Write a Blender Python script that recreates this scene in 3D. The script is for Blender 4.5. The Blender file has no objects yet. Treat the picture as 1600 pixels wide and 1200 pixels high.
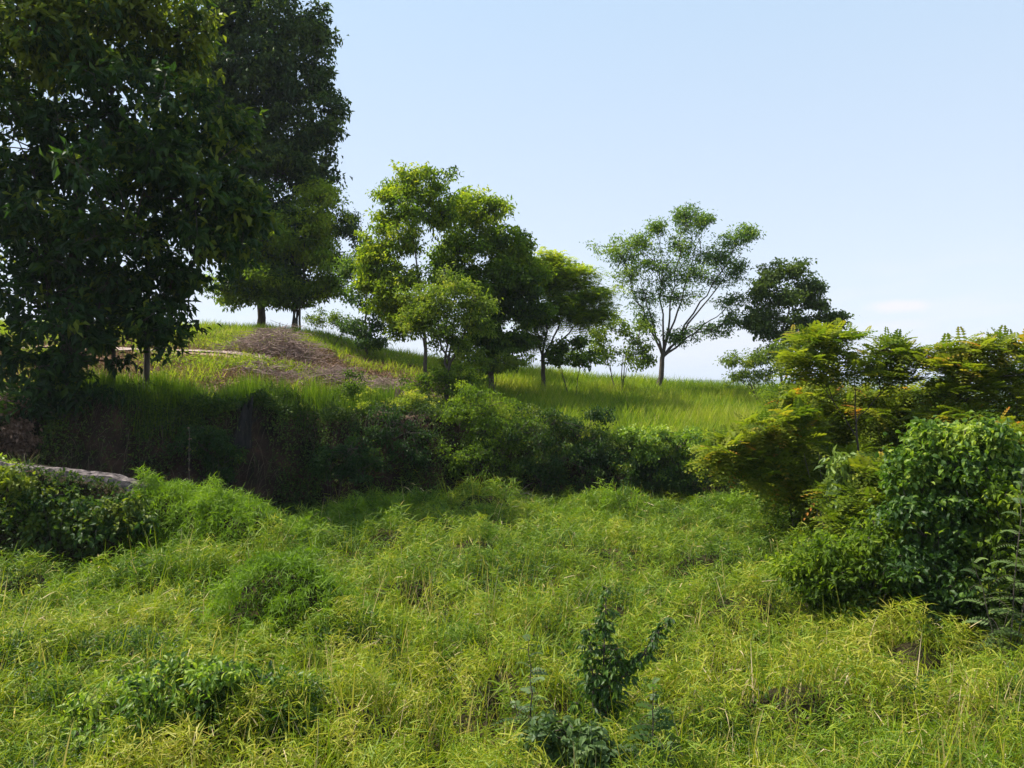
import bpy, math
import numpy as np
from mathutils import Vector
SC = bpy.context.scene
COL = SC.collection
R = math.radians
F = 1186.0            # focal length in photo pixels (1600 wide)
HAZE = .00020
HC = 4.5              # camera height
# ------------------------------------------------------------------ camera
cd = bpy.data.cameras.new('camera'); cam = bpy.data.objects.new('camera', cd); COL.objects.link(cam)
cam.location = (0, 0, HC); cam.rotation_euler = (R(90), 0, 0)
cd.sensor_width = 36; cd.lens = 36 * F / 1600; cd.clip_start = 0.1; cd.clip_end = 20000
SC.camera = cam
# ------------------------------------------------------------------ light
SUN_EL, SUN_AZ = 56.0, -76.0      # azimuth measured from +Y towards +X
w = bpy.data.worlds.new('World'); SC.world = w; w.use_nodes = True
nt = w.node_tree; nt.nodes.clear()
wo = nt.nodes.new('ShaderNodeOutputWorld'); bg = nt.nodes.new('ShaderNodeBackground')
sky = nt.nodes.new('ShaderNodeTexSky'); sky.sky_type = 'NISHITA'; sky.sun_disc = False
sky.sun_elevation = R(SUN_EL); sky.sun_rotation = R(SUN_AZ)
sky.air_density = 1.0; sky.dust_density = 1.0; sky.ozone_density = 1.0; sky.altitude = 0
bg.inputs[1].default_value = 0.15
# thin cloud wisps low over the horizon (by direction, at infinity)
tc = nt.nodes.new('ShaderNodeTexCoord'); mp = nt.nodes.new('ShaderNodeMapping')
mp.inputs['Scale'].default_value = (3.0, 3.0, 16.0)
nz = nt.nodes.new('ShaderNodeTexNoise'); nz.inputs['Scale'].default_value = 2.6; nz.inputs['Detail'].default_value = 5
rp = nt.nodes.new('ShaderNodeValToRGB'); rp.color_ramp.elements[0].position = .50; rp.color_ramp.elements[1].position = .74
sx = nt.nodes.new('ShaderNodeSeparateXYZ')
mr = nt.nodes.new('ShaderNodeMapRange'); mr.inputs[1].default_value = .17; mr.inputs[2].default_value = .05
mu = nt.nodes.new('ShaderNodeMath'); mu.operation = 'MULTIPLY'
mu2 = nt.nodes.new('ShaderNodeMath'); mu2.operation = 'MULTIPLY'; mu2.inputs[1].default_value = .55
mxc = nt.nodes.new('ShaderNodeMixRGB'); mxc.inputs[2].default_value = (3.75, 3.6, 3.85, 1)
hsv = nt.nodes.new('ShaderNodeMixRGB'); hsv.blend_type = 'MULTIPLY'; hsv.inputs[0].default_value = 1; hsv.inputs[2].default_value = (1, 1, 1, 1)
L = nt.links.new
L(tc.outputs['Generated'], mp.inputs[0]); L(mp.outputs[0], nz.inputs[0]); L(nz.outputs[0], rp.inputs[0])
L(tc.outputs['Generated'], sx.inputs[0]); L(sx.outputs[2], mr.inputs[0]); L(mr.outputs[0], mu.inputs[1]); L(rp.outputs[0], mu.inputs[0])
def puff(px, py, wx, wz, amt):
    d = Vector(((px - 800) / F, 1, (600 - py) / F)).normalized(); a = nt.nodes.new('ShaderNodeVectorMath'); a.operation = 'SUBTRACT'; a.inputs[1].default_value = d
    b = nt.nodes.new('ShaderNodeVectorMath'); b.operation = 'MULTIPLY'; b.inputs[1].default_value = (1 / wx, 1 / wx, 1 / wz); n = nt.nodes.new('ShaderNodeTexNoise'); n.inputs['Scale'].default_value = 45
    c = nt.nodes.new('ShaderNodeVectorMath'); c.operation = 'LENGTH'; e = nt.nodes.new('ShaderNodeMath'); e.operation = 'ADD'; m = nt.nodes.new('ShaderNodeMapRange'); m.inputs[1].default_value = 1.75; m.inputs[2].default_value = .9; m.inputs[4].default_value = amt
    L(tc.outputs['Generated'], a.inputs[0]); L(a.outputs[0], b.inputs[0]); L(b.outputs[0], c.inputs[0]); L(tc.outputs['Generated'], n.inputs[0]); L(c.outputs['Value'], e.inputs[0]); L(n.outputs[0], e.inputs[1]); L(e.outputs[0], m.inputs[0]); return m.outputs[0]
sm = mu2.outputs[0]
for q in ((1405, 478, .035, .0075, .9), (1388, 508, .034, .008, .30), (1130, 540, .16, .03, .4), (1480, 530, .09, .012, .2)):
    ad = nt.nodes.new('ShaderNodeMath'); ad.operation = 'ADD'; ad.use_clamp = True; L(sm, ad.inputs[0]); L(puff(*q), ad.inputs[1]); sm = ad.outputs[0]
L(mu.outputs[0], mu2.inputs[0]); L(sm, mxc.inputs[0])
hz = nt.nodes.new('ShaderNodeValToRGB'); hz.color_ramp.elements[0].position = 0.0; hz.color_ramp.elements[0].color = (3.0, 3.12, 3.45, 1)
hz.color_ramp.elements[1].position = .46; hz.color_ramp.elements[1].color = (2.15, 2.82, 3.50, 1)
L(sx.outputs[2], hz.inputs[0]); hm = nt.nodes.new('ShaderNodeMixRGB'); hm.inputs[0].default_value = .8
L(sky.outputs[0], hm.inputs[1]); L(hz.outputs[0], hm.inputs[2]); L(hm.outputs[0], hsv.inputs[1]); L(hsv.outputs[0], mxc.inputs[1]); L(mxc.outputs[0], bg.inputs[0]); L(bg.outputs[0], wo.inputs[0])
sl = bpy.data.lights.new('sun', 'SUN'); sl.energy = 5.0; sl.angle = R(.53); sl.color = (1, .94, .83)
so = bpy.data.objects.new('sun', sl); COL.objects.link(so); so.location = (-40, 40, 60)
tosun = Vector((math.sin(R(SUN_AZ)) * math.cos(R(SUN_EL)), math.cos(R(SUN_AZ)) * math.cos(R(SUN_EL)), math.sin(R(SUN_EL))))
so.rotation_euler = tosun.to_track_quat('Z', 'Y').to_euler()
SC.view_settings.view_transform = 'Standard'; SC.view_settings.look = 'None'
SC.view_settings.exposure = 0.86; SC.view_settings.gamma = 1.0
SC.render.engine = 'CYCLES'
SC.cycles.max_bounces = 6; SC.cycles.diffuse_bounces = 3; SC.cycles.glossy_bounces = 2; SC.cycles.transmission_bounces = 4
SC.cycles.transparent_max_bounces = 4; SC.cycles.caustics_reflective = False; SC.cycles.caustics_refractive = False

# ------------------------------------------------------------------ helpers
def at(px, py, D):
    return np.array([(px - 800) / F * D, D, HC + (600 - py) / F * D])

def dist(g, n): return g.uniform(0, 6.283, n)
def rng(seed): return np.random.default_rng(seed)

_pt = rng(7).permutation(512)
_gv = rng(8).random(512)
def vnoise(x, y, s=0):
    x = np.asarray(x, float); y = np.asarray(y, float)
    xi = np.floor(x).astype(int); yi = np.floor(y).astype(int)
    fx = x - xi; fy = y - yi; fx = fx * fx * (3 - 2 * fx); fy = fy * fy * (3 - 2 * fy)
    def h(a, b): return _gv[_pt[(_pt[(a + s * 17) & 511] + b) & 511]]
    return (h(xi, yi) * (1 - fx) + h(xi + 1, yi) * fx) * (1 - fy) + (h(xi, yi + 1) * (1 - fx) + h(xi + 1, yi + 1) * fx) * fy
def fbm(x, y, s=0, o=3):
    v = 0; a = 1; t = 0
    for k in range(o):
        v = v + a * vnoise(x * 2 ** k, y * 2 ** k, s + k); t += a; a *= .5
    return v / t

DENS = .84; CPER = 1.35; CCR = .82
class Soup:
    def __init__(s): s.v = []; s.f = []; s.t = []; s.n = 0; s.q = []
    def add(s, V, T, tone):
        # V (n,3)  T (m,3)  tone (n,)
        s.v.append(np.asarray(V, np.float32).reshape(-1, 3)); s.f.append(np.asarray(T, np.int64).reshape(-1, 3) + s.n)
        s.t.append(np.broadcast_to(np.asarray(tone, np.float32).reshape(-1), (len(s.v[-1]),)) if np.size(tone) == 1 else np.asarray(tone, np.float32).reshape(-1))
        s.n += len(s.v[-1])
    def build(s, name, mat, parent=None, smooth=False, loc=None):
        V = np.concatenate(s.v) if s.v else np.zeros((0, 3), np.float32)
        if loc is None and parent is not None: loc = parent.location
        if loc is not None: V = V - np.array(loc, np.float32)[None]
        T = np.concatenate(s.f) if s.f else np.zeros((0, 3), int); C = np.concatenate(s.t) if s.t else np.zeros(0, np.float32)
        me = bpy.data.meshes.new(name)
        me.vertices.add(len(V)); me.vertices.foreach_set('co', V.astype(np.float32).ravel())
        me.loops.add(T.size); me.loops.foreach_set('vertex_index', T.astype(np.int32).ravel())
        me.polygons.add(len(T)); me.polygons.foreach_set('loop_start', np.arange(0, T.size, 3, dtype=np.int32))
        try: me.polygons.foreach_set('loop_total', np.full(len(T), 3, np.int32))
        except Exception: pass
        me.polygons.foreach_set('use_smooth', np.full(len(T), smooth, bool))
        a = me.attributes.new('tone', 'FLOAT', 'POINT'); a.data.foreach_set('value', C.astype(np.float32))
        me.materials.append(mat); me.update()
        o = bpy.data.objects.new(name, me); COL.objects.link(o)
        if parent is not None: o.parent = parent
        elif loc is not None: o.location = tuple(loc)
        return o

def nrm(a): return a / np.maximum(np.linalg.norm(a, axis=-1, keepdims=True), 1e-9)
def frame(D, g, roll=.6):
    D = nrm(D); up = np.zeros_like(D); up[:, 2] = 1; up = up + g.normal(0, roll, D.shape)
    S = nrm(np.cross(D, up)); return D, S, np.cross(S, D)
LEAF4 = (np.array([[0, 0, 0], [.42, -.5, .13], [.42, .5, .13], [1, 0, -.1]]), np.array([[0, 1, 3], [0, 3, 2]]))
LEAF6 = (np.array([[0, 0, 0], [.28, -.42, .10], [.28, .42, .10], [.5, 0, .0], [.66, -.36, .05], [.66, .36, .05], [1, 0, -.22]]),
         np.array([[0, 1, 3], [0, 3, 2], [1, 4, 3], [3, 5, 2], [4, 6, 3], [3, 6, 5]]))
def leaves(sp, P, D, Ln, W, tone, g, tmpl=LEAF4, roll=.6):
    n = len(P)
    if n == 0: return
    D, S, N = frame(D, g, roll); tv, tf = tmpl; k = len(tv)
    Ln = np.broadcast_to(Ln, n)[:, None, None]; W = np.broadcast_to(W, n)[:, None, None]
    V = P[:, None] + D[:, None] * tv[None, :, :1] * Ln + S[:, None] * tv[None, :, 1:2] * W + N[:, None] * tv[None, :, 2:3] * Ln
    T = tf[None] + (np.arange(n) * k)[:, None, None]
    sp.add(V.reshape(-1, 3), T.reshape(-1, 3), np.repeat(np.broadcast_to(tone, n), k))
def blades(sp, P, D, Ln, W, droop, tone, g, seg=3):
    n = len(P)
    if n == 0: return
    D, S, N = frame(D, g, .8); Ln = np.broadcast_to(Ln, n)[:, None]; W = np.broadcast_to(W, n)[:, None]; dr = np.broadcast_to(droop, n)[:, None]
    rows = []
    for k in range(seg + 1):
        t = k / seg
        C = P + D * Ln * t; C = C.copy(); C[:, 2] -= (dr[:, 0] * Ln[:, 0] * t * t)
        wd = W * .5 * (1 - t ** 1.6) * (1 if k else .7)
        if k < seg: rows += [C - S * wd, C + S * wd]
        else: rows.append(C)
    V = np.stack(rows, 1); m = 2 * seg + 1; T = []
    for k in range(seg - 1): a = 2 * k; T += [[a, a + 1, a + 3], [a, a + 3, a + 2]]
    T.append([2 * seg - 2, 2 * seg - 1, 2 * seg])
    T = np.array(T)[None] + (np.arange(n) * m)[:, None, None]
    sp.add(V.reshape(-1, 3), T.reshape(-1, 3), np.repeat(np.broadcast_to(tone, n), m))
def fronds(sp, P, D, Ln, Wd, droop, tone, g, pairs=9, leaflet=.5, tiptone=0.0, roll=.15):
    """feather leaves: each a curved rachis with narrow leaflets either side"""
    n = len(P)
    if n == 0: return
    D, S, N = frame(D, g, roll); Ln = np.broadcast_to(Ln, n); Wd = np.broadcast_to(Wd, n); dr = np.broadcast_to(droop, n); tone = np.broadcast_to(tone, n)
    for k in range(pairs):
        t = (k + .6) / pairs
        C = P + D * (Ln * t)[:, None]; C = C.copy(); C[:, 2] -= dr * Ln * t * t
        half = Wd * .5 * (math.sin(math.pi * min(1, t * .78 + .17)) ** .6)
        ds = Ln / pairs * leaflet
        for sgn in (-1, 1):
            tip = C + S * (half * sgn)[:, None] + D * (half * .35)[:, None]; tip[:, 2] -= half * .25
            mid = C * .55 + tip * .45
            V = np.stack([C, mid - D * ds[:, None] * .5, mid + D * ds[:, None] * .5, tip], 1)
            T = np.array([[0, 1, 3], [0, 3, 2]])[None] + (np.arange(n) * 4)[:, None, None]
            sp.add(V.reshape(-1, 3), T.reshape(-1, 3), np.repeat(np.clip(tone + tiptone * t, 0, 1), 4))
def tubes(sp, PT, RD, tone, sides=5):
    """PT (N,K,3) RD (N,K)"""
    PT = np.asarray(PT, float); RD = np.asarray(RD, float); n, k, _ = PT.shape
    d = nrm(PT[:, -1] - PT[:, 0]); ref = np.tile([[.31, .95, .05]], (n, 1)); ref[np.abs((d * ref).sum(1)) > .9] = [1, 0, 0]
    A = nrm(np.cross(d, ref)); B = np.cross(d, A)
    an = np.arange(sides) / sides * 2 * math.pi
    off = A[:, None, None] * np.cos(an)[None, None, :, None] + B[:, None, None] * np.sin(an)[None, None, :, None]
    V = PT[:, :, None] + off * RD[:, :, None, None]
    T = []
    for i in range(k - 1):
        for j in range(sides):
            a = i * sides + j; b = i * sides + (j + 1) % sides
            T += [[a, b, b + sides], [a, b + sides, a + sides]]
    T = np.array(T)[None] + (np.arange(n) * k * sides)[:, None, None]
    sp.add(V.reshape(-1, 3), T.reshape(-1, 3), np.full(n * k * sides, tone))
def curve(p0, p1, p2, k=6):
    t = np.linspace(0, 1, k)[:, None]; return (1 - t) ** 2 * p0 + 2 * t * (1 - t) * p1 + t * t * p2
def wob(pts, g, a):
    q = pts.copy(); q[1:-1] += g.normal(0, a, q[1:-1].shape); return q
def rdir(n, g): return nrm(g.normal(0, 1, (n, 3)))

def nodemat(name):
    m = bpy.data.materials.new(name); m.use_nodes = True; nt = m.node_tree; nt.nodes.clear(); return m, nt
def ramp(nt, stops):
    r = nt.nodes.new('ShaderNodeValToRGB'); e = r.color_ramp.elements
    while len(e) < len(stops): e.new(.5)
    for i, (p, c) in enumerate(stops): e[i].position = p; e[i].color = (*c, 1)
    return r
def leafmat(name, stops, trans=.35, rough=.45, spec=.35, tmul=1.5):
    rough += .13; spec *= .75
    m, nt = nodemat(name); L = nt.links.new
    a = nt.nodes.new('ShaderNodeAttribute'); a.attribute_name = 'tone'
    r = ramp(nt, stops); L(a.outputs['Fac'], r.inputs[0])
    p = nt.nodes.new('ShaderNodeBsdfPrincipled'); p.inputs['Roughness'].default_value = rough; p.inputs['Specular IOR Level'].default_value = spec
    L(r.outputs[0], p.inputs['Base Color'])
    t = nt.nodes.new('ShaderNodeBsdfTranslucent'); mm = nt.nodes.new('ShaderNodeMixRGB'); mm.blend_type = 'MULTIPLY'; mm.inputs[0].default_value = 1
    mm.inputs[2].default_value = (tmul * 1.15, tmul * 1.2, tmul * .5, 1); L(r.outputs[0], mm.inputs[1]); L(mm.outputs[0], t.inputs[0])
    x = nt.nodes.new('ShaderNodeMixShader'); x.inputs[0].default_value = trans; L(p.outputs[0], x.inputs[1]); L(t.outputs[0], x.inputs[2])
    o = nt.nodes.new('ShaderNodeOutputMaterial'); L(x.outputs[0], o.inputs[0]); return m
def solidmat(name, stops, scale=6, rough=.9, bump=.4, detail=6, stretch=(1, 1, 1)):
    m, nt = nodemat(name); L = nt.links.new
    tc = nt.nodes.new('ShaderNodeTexCoord'); mp = nt.nodes.new('ShaderNodeMapping'); mp.inputs['Scale'].default_value = stretch
    n = nt.nodes.new('ShaderNodeTexNoise'); n.inputs['Scale'].default_value = scale; n.inputs['Detail'].default_value = detail; n.inputs['Roughness'].default_value = .65
    L(tc.outputs['Object'], mp.inputs[0]); L(mp.outputs[0], n.inputs[0])
    r = ramp(nt, stops); L(n.outputs[0], r.inputs[0])
    p = nt.nodes.new('ShaderNodeBsdfPrincipled'); p.inputs['Roughness'].default_value = rough; p.inputs['Specular IOR Level'].default_value = .2
    L(r.outputs[0], p.inputs['Base Color'])
    b = nt.nodes.new('ShaderNodeBump'); b.inputs['Strength'].default_value = bump; b.inputs['Distance'].default_value = .03; L(n.outputs[0], b.inputs['Height']); L(b.outputs[0], p.inputs['Normal'])
    o = nt.nodes.new('ShaderNodeOutputMaterial'); L(p.outputs[0], o.inputs[0]); return m

M = {}
M['bark'] = solidmat('bark', [(.3, (.035, .028, .022)), (.7, (.13, .105, .085))], 9, stretch=(1, 1, .25))
M['palebark'] = solidmat('pale_bark', [(.3, (.09, .075, .06)), (.7, (.25, .21, .17))], 9, stretch=(1, 1, .25))
M['charred'] = solidmat('charred_wood', [(.3, (.008, .007, .007)), (.75, (.04, .034, .03))], 12, stretch=(1, 1, .2))
M['dryt'] = solidmat('dry_twigs', [(.3, (.14, .095, .08)), (.7, (.38, .28, .24))], 5)
M['rock'] = solidmat('ledge_stone', [(.35, (.03, .025, .023)), (.52, (.13, .105, .10)), (.75, (.34, .28, .26))], 7, bump=1)
M['grass'] = leafmat('meadow_grass_leaf', [(0, (.030, .070, .005)), (.30, (.085, .158, .008)), (.55, (.170, .240, .010)), (.78, (.31, .315, .020)), (.90, (.38, .31, .09)), (1, (.56, .43, .28))], .30, .42, .35)
M['mound'] = leafmat('mound_grass_leaf', [(0, (.028, .066, .005)), (.35, (.085, .162, .008)), (.7, (.17, .265, .012)), (1, (.28, .34, .02))], .36, .42, .35)
M['hillgrass'] = leafmat('hill_grass_leaf', [(0, (.07, .13, .012)), (.4, (.17, .25, .014)), (.75, (.28, .32, .025)), (1, (.42, .36, .12))], .42, .45, .3)
M['dark'] = leafmat('dark_broad_leaf', [(0, (.012, .030, .008)), (.5, (.026, .062, .012)), (.8, (.06, .10, .012)), (1, (.15, .18, .018))], .34, .42, .3, 1.7)  # bright end of the ramp paints sunlit leaves at the crown top
M['dark2'] = leafmat('dense_tree_leaf', [(0, (.012, .030, .007)), (.5, (.035, .070, .013)), (1, (.10, .145, .02))], .28, .40, .35, 1.6)
M['mid'] = leafmat('mid_green_leaf', [(0, (.03, .06, .007)), (.4, (.11, .18, .012)), (.8, (.25, .31, .02)), (1, (.36, .38, .03))], .46, .42, .3)
M['light'] = leafmat('light_green_leaf', [(0, (.05, .09, .012)), (.4, (.13, .19, .02)), (.8, (.25, .30, .035)), (1, (.36, .34, .06))], .42, .45, .3)
M['cool'] = leafmat('cool_green_leaf', [(0, (.025, .06, .016)), (.5, (.075, .14, .026)), (.85, (.16, .24, .03)), (1, (.26, .34, .04))], .40, .40, .35)
M['feather'] = leafmat('feathery_leaf', [(0, (.04, .085, .008)), (.35, (.12, .175, .014)), (.78, (.245, .265, .022)), (.92, (.34, .24, .03)), (1, (.40, .17, .03))], .44, .5, .25, 1.35)
M['vine'] = leafmat('vine_leaf', [(0, (.022, .055, .010)), (.45, (.06, .125, .016)), (.8, (.17, .26, .025)), (1, (.30, .37, .05))], .38, .36, .45)
M['grey'] = leafmat('grey_green_leaf', [(0, (.022, .050, .014)), (.5, (.055, .10, .028)), (.85, (.12, .18, .05)), (1, (.20, .27, .05))], .25, .42, .4)
M['dry'] = leafmat('dry_leaf', [(0, (.05, .032, .022)), (.5, (.16, .10, .07)), (1, (.34, .22, .16))], .2, .6, .2, 1.0)
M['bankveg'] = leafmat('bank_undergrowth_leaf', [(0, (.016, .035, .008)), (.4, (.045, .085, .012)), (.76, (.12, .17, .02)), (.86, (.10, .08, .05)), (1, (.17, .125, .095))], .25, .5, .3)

def tag(o, label=None, cat=None, group=None, kind=None):
    for k, v in (('label', label), ('category', cat), ('group', group), ('kind', kind)):
        if v: o[k] = v
    return o
def thing(name, label, cat, loc, group=None):
    o = bpy.data.objects.new(name, None); COL.objects.link(o); o.location = tuple(float(c) for c in loc); o.empty_display_size = .3
    return tag(o, label, cat, group)

# ------------------------------------------------------------------ terrain
_toeX = [-60, -30, -20, -12, -8, 0, 10, 20, 40]; _toeY = [22, 23.5, 26, 28, 30, 31.3, 31.3, 30, 28]
_topX = [-60, -22, -13, -8, -3, 1, 5, 10, 16, 30, 60]; _topZ = [3.8, 3.7, 3.7, 3.3, 3.0, 2.5, 1.9, 1.5, 1.2, .8, 0]
_rX = [-90, -40, -25, -16.9, -12.5, -8.4, -2.5, 1.3, 4.2, 8.4, 12.6, 16, 25, 45, 90]; _rZ = [8.5, 8.6, 8.4, 8.1, 7.8, 6.6, 5.5, 5.2, 4.8, 4.5, 4.2, 3.95, 2.6, -1, -4]
BUMPS = [  # X, Y, rx, ry, h
    (-7.7, 20.0, 2.3, 1.4, 1.75), (-4.1, 14.3, 1.4, .85, 1.25), (-3.7, 9.9, 1.5, .8, .55), (-7.8, 16.6, 1.9, .9, .85),
    (-4.6, 27.0, 1.8, 1.6, .65), (-2.4, 25.0, 2.0, 1.4, .35), (3.4, 27.5, 1.6, 1.3, .5), (8.8, 27.0, 2.4, 1.5, .6), (11, 22.5, 2.2, 1.6, .6), (1.3, 22.0, 1.8, 1.0, .45),
    (-6.8, 12.2, 2.2, 1.1, .5), (4.8, 15.5, 1.8, 1.2, .35), (.2, 17.5, 2.0, 1.2, .3), (7.0, 20.0, 2.0, 1.3, .35), (-1.2, 12.5, 1.6, 1.0, .2)]
_g = rng(777)
for _k in range(40):
    _y = _g.uniform(9.5, 28.5); _x = _g.uniform(-1, 1) * _y * .66; _s = _g.uniform(.55, 1.0) * (.5 + _y / 30)
    if _x > -7 or _y < 17: BUMPS.append((_x, _y, _s * 1.35, _s * .8, _g.uniform(.30, .62) * (.55 + _y / 28)))
def sstep(a, b, x): t = np.clip((x - a) / (b - a), 0, 1); return t * t * (3 - 2 * t)
def ledge_h(x): return np.interp(x, [-60, -18, -14, -10.5, -8.5, -6.5, -5], [2.5, 2.5, 2.42, 1.98, 1.3, .5, 0])
def toe(x): return np.interp(x, _toeX, _toeY)
def bump_h(x, y):
    z = 0
    for (bx, by, rx, ry, h) in BUMPS:
        d = np.sqrt(((x - bx) / rx) ** 2 + ((y - by) / ry) ** 2)
        d = d + .75 * (fbm(x * .9, y * .9, 121) - .5) + .35 * (fbm(x * 2.6, y * 2.6, 127, 2) - .5)
        z = np.maximum(z, h * (1 - sstep(.15, 1.15, d)) ** .8)
    return z
def H(x, y):
    x = np.asarray(x, float); y = np.asarray(y, float)
    ty = toe(x) + 2.4 * (fbm(x * .35, y * 0, 3) - .5); base = -.42 - .25 * sstep(18, 28, y) + .30 * (fbm(x * .45, y * .45, 1) - .5) + .55 * np.maximum(vnoise(x * .85, y * .85, 131) - .42, 0) * sstep(.2, .6, vnoise(x * .3, y * .3, 133)) + .10 * (vnoise(x * 3.3, y * 3.3, 135) - .5) + .42 * (fbm(x * 1.5, y * 1.5, 5, 2) - .5)
    fg = base + bump_h(x, y)
    lh = ledge_h(x); yc = 20.4 + .25 * (fbm(x * .5, 0 * y, 9) - .5) + np.interp(x, [-40, -18, -10], [-1.5, 0, .3])
    prof = sstep(-1.7, -.75, y - yc) * (1 - sstep(.45, 1.6, y - yc))
    fg = np.maximum(fg, base + (lh + .28) * prof)
    tz = np.interp(x, _topX, _topZ) + 1.3 * (fbm(x * .4, x * 0 + 5, 143) - .5) * (1 - sstep(0, 8, y - ty)); ry = 50 + 1.2 * np.sin(x * .13); rz = np.interp(x, _rX, _rZ)
    run = 1.2 + 2.6 * np.clip(vnoise(x * .45, x * 0 + 3, 141) - .25, 0, 1); s1 = sstep(0, 1, (y - ty) / run) ** .85
    bank = fg * (1 - s1) + tz * s1 + .5 * (fbm(x * .9, y * .9, 11) - .5) * s1 * (1 - sstep(2.2, 5, y - ty)) 
    u = np.clip((y - ty - 2.2) / np.maximum(ry - ty - 2.2, 1), 0, 1)
    hill = tz + (rz - tz) * (u ** .9 * (1 - .25 * u) + .25 * u * u * u) + .35 * (fbm(x * .3, y * .3, 15) - .5)
    z = np.where(y - ty > 2.3, hill, bank)
    z = bank * (1 - sstep(2.0, 3.2, y - ty)) + hill * sstep(2.0, 3.2, y - ty)
    v = np.maximum(y - ry, 0)
    z = z - np.where(v > 0, 22 * (1 - np.exp(-(v / 55) ** 1.5)), 0)
    far = sstep(150, 400, y); z = z * (1 - far) + (-20) * far
    far = sstep(90, 200, np.abs(x)); z = z * (1 - far) + (-10) * far * sstep(30, 100, y) - 1.0 * far * (1 - sstep(30, 100, y))
    return z
def grid_sheet(name, xs, ys, zf, mat):
    X, Y = np.meshgrid(xs, ys); Z = zf(X, Y); V = np.stack([X, Y, Z], -1).reshape(-1, 3); nx, ny = len(xs), len(ys)
    i = np.arange(nx * ny).reshape(ny, nx); a, b, c, d = i[:-1, :-1].ravel(), i[:-1, 1:].ravel(), i[1:, 1:].ravel(), i[1:, :-1].ravel()
    T = np.concatenate([np.stack([a, b, c], 1), np.stack([a, c, d], 1)]); sp = Soup(); sp.add(V, T, 0.0)
    return sp.build(name, mat, smooth=True)
xs = np.unique(np.concatenate([-np.geomspace(42, 9000, 34), np.arange(-42, 42.01, .28), np.geomspace(42, 9000, 34)]))
ys = np.unique(np.concatenate([[-9000, -2500, -700, -200, -60, -20, -8], np.arange(-2, 36, .22), np.arange(36, 60, .5), np.geomspace(60, 12000, 44)]))
def groundmat():
    m, nt = nodemat('ground_soil'); L = nt.links.new; N = nt.nodes.new
    g = N('ShaderNodeNewGeometry'); n = N('ShaderNodeTexNoise'); n.inputs['Scale'].default_value = .9; n.inputs['Detail'].default_value = 8; n.inputs['Roughness'].default_value = .7
    L(g.outputs['Position'], n.inputs[0])
    soil = ramp(nt, [(.3, (.014, .012, .006)), (.5, (.028, .024, .010)), (.72, (.07, .045, .022))]); L(n.outputs[0], soil.inputs[0])
    litter = ramp(nt, [(.3, (.16, .09, .06)), (.5, (.30, .19, .14)), (.7, (.42, .30, .24))]); L(n.outputs[0], litter.inputs[0])
    red = ramp(nt, [(.35, (.012, .009, .007)), (.52, (.045, .028, .019)), (.72, (.12, .062, .042))]); L(n.outputs[0], red.inputs[0])
    sx = N('ShaderNodeSeparateXYZ'); L(g.outputs['Position'], sx.inputs[0]); sn = N('ShaderNodeSeparateXYZ'); L(g.outputs['Normal'], sn.inputs[0])
    def mrange(sock, a, b):
        r = N('ShaderNodeMapRange'); r.inputs[1].default_value = a; r.inputs[2].default_value = b; L(sock, r.inputs[0]); return r.outputs[0]
    def mul(a, b):
        r = N('ShaderNodeMath'); r.operation = 'MULTIPLY'; L(a, r.inputs[0]); L(b, r.inputs[1]); return r.outputs[0]
    m1 = N('ShaderNodeMixRGB'); L(mul(mrange(sx.outputs[1], 31, 33), mrange(sx.outputs[0], 4, -6)), m1.inputs[0]); L(soil.outputs[0], m1.inputs[1]); L(litter.outputs[0], m1.inputs[2])
    m2 = N('ShaderNodeMixRGB'); L(mul(mrange(sn.outputs[2], .86, .7), mrange(sx.outputs[1], 22, 25)), m2.inputs[0]); L(m1.outputs[0], m2.inputs[1]); L(red.outputs[0], m2.inputs[2])
    far = N('ShaderNodeMixRGB'); far.inputs[2].default_value = (.05, .09, .03, 1); L(mrange(sx.outputs[1], 60, 90), far.inputs[0]); L(m2.outputs[0], far.inputs[1])
    p = N('ShaderNodeBsdfPrincipled'); p.inputs['Roughness'].default_value = .95; p.inputs['Specular IOR Level'].default_value = .1; L(far.outputs[0], p.inputs['Base Color'])
    n2 = N('ShaderNodeTexNoise'); n2.inputs['Scale'].default_value = 5; n2.inputs['Detail'].default_value = 8; L(g.outputs['Position'], n2.inputs[0])
    b = N('ShaderNodeBump'); b.inputs['Strength'].default_value = .9; b.inputs['Distance'].default_value = .12; L(n2.outputs[0], b.inputs['Height']); L(b.outputs[0], p.inputs['Normal'])
    o = N('ShaderNodeOutputMaterial'); L(p.outputs[0], o.inputs[0]); return m
tag(grid_sheet('ground', xs, ys, H, groundmat()), kind='structure')

# distant hills
hs = Soup(); X = np.linspace(-3500, 5200, 220)
top = np.interp(X, [-3500, -1500, 500, 1300, 1700, 2200, 3500, 5200], [5, 20, 20, 34, 30, 20, 20, 10]) + 22 * (fbm(X / 380, X * 0, 21) - .5)
prof = [(3000, 0), (3150, .55), (3350, .85), (3600, 1), (4300, .6), (5200, 0)]
rows = [np.stack([X + 40 * k, np.full_like(X, y), -20 + (top + 18) * f * (1 + .15 * (fbm(X / 150, X * 0 + k * 3, 31) - .5))], 1) for k, (y, f) in enumerate(prof)]
V = np.concatenate(rows); nx = len(X); i = np.arange(len(V)).reshape(len(prof), nx); a, b, c, d = i[:-1, :-1].ravel(), i[:-1, 1:].ravel(), i[1:, 1:].ravel(), i[1:, :-1].ravel()
hs.add(V, np.concatenate([np.stack([a, b, c], 1), np.stack([a, c, d], 1)]), 0.)
tag(hs.build('hills', solidmat('forested_hill', [(.3, (.03, .06, .03)), (.7, (.06, .10, .05))], .01), smooth=True), kind='structure')

def visible(x, y, margin=1.5): return (np.abs(x) < y * .70 + margin)

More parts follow.
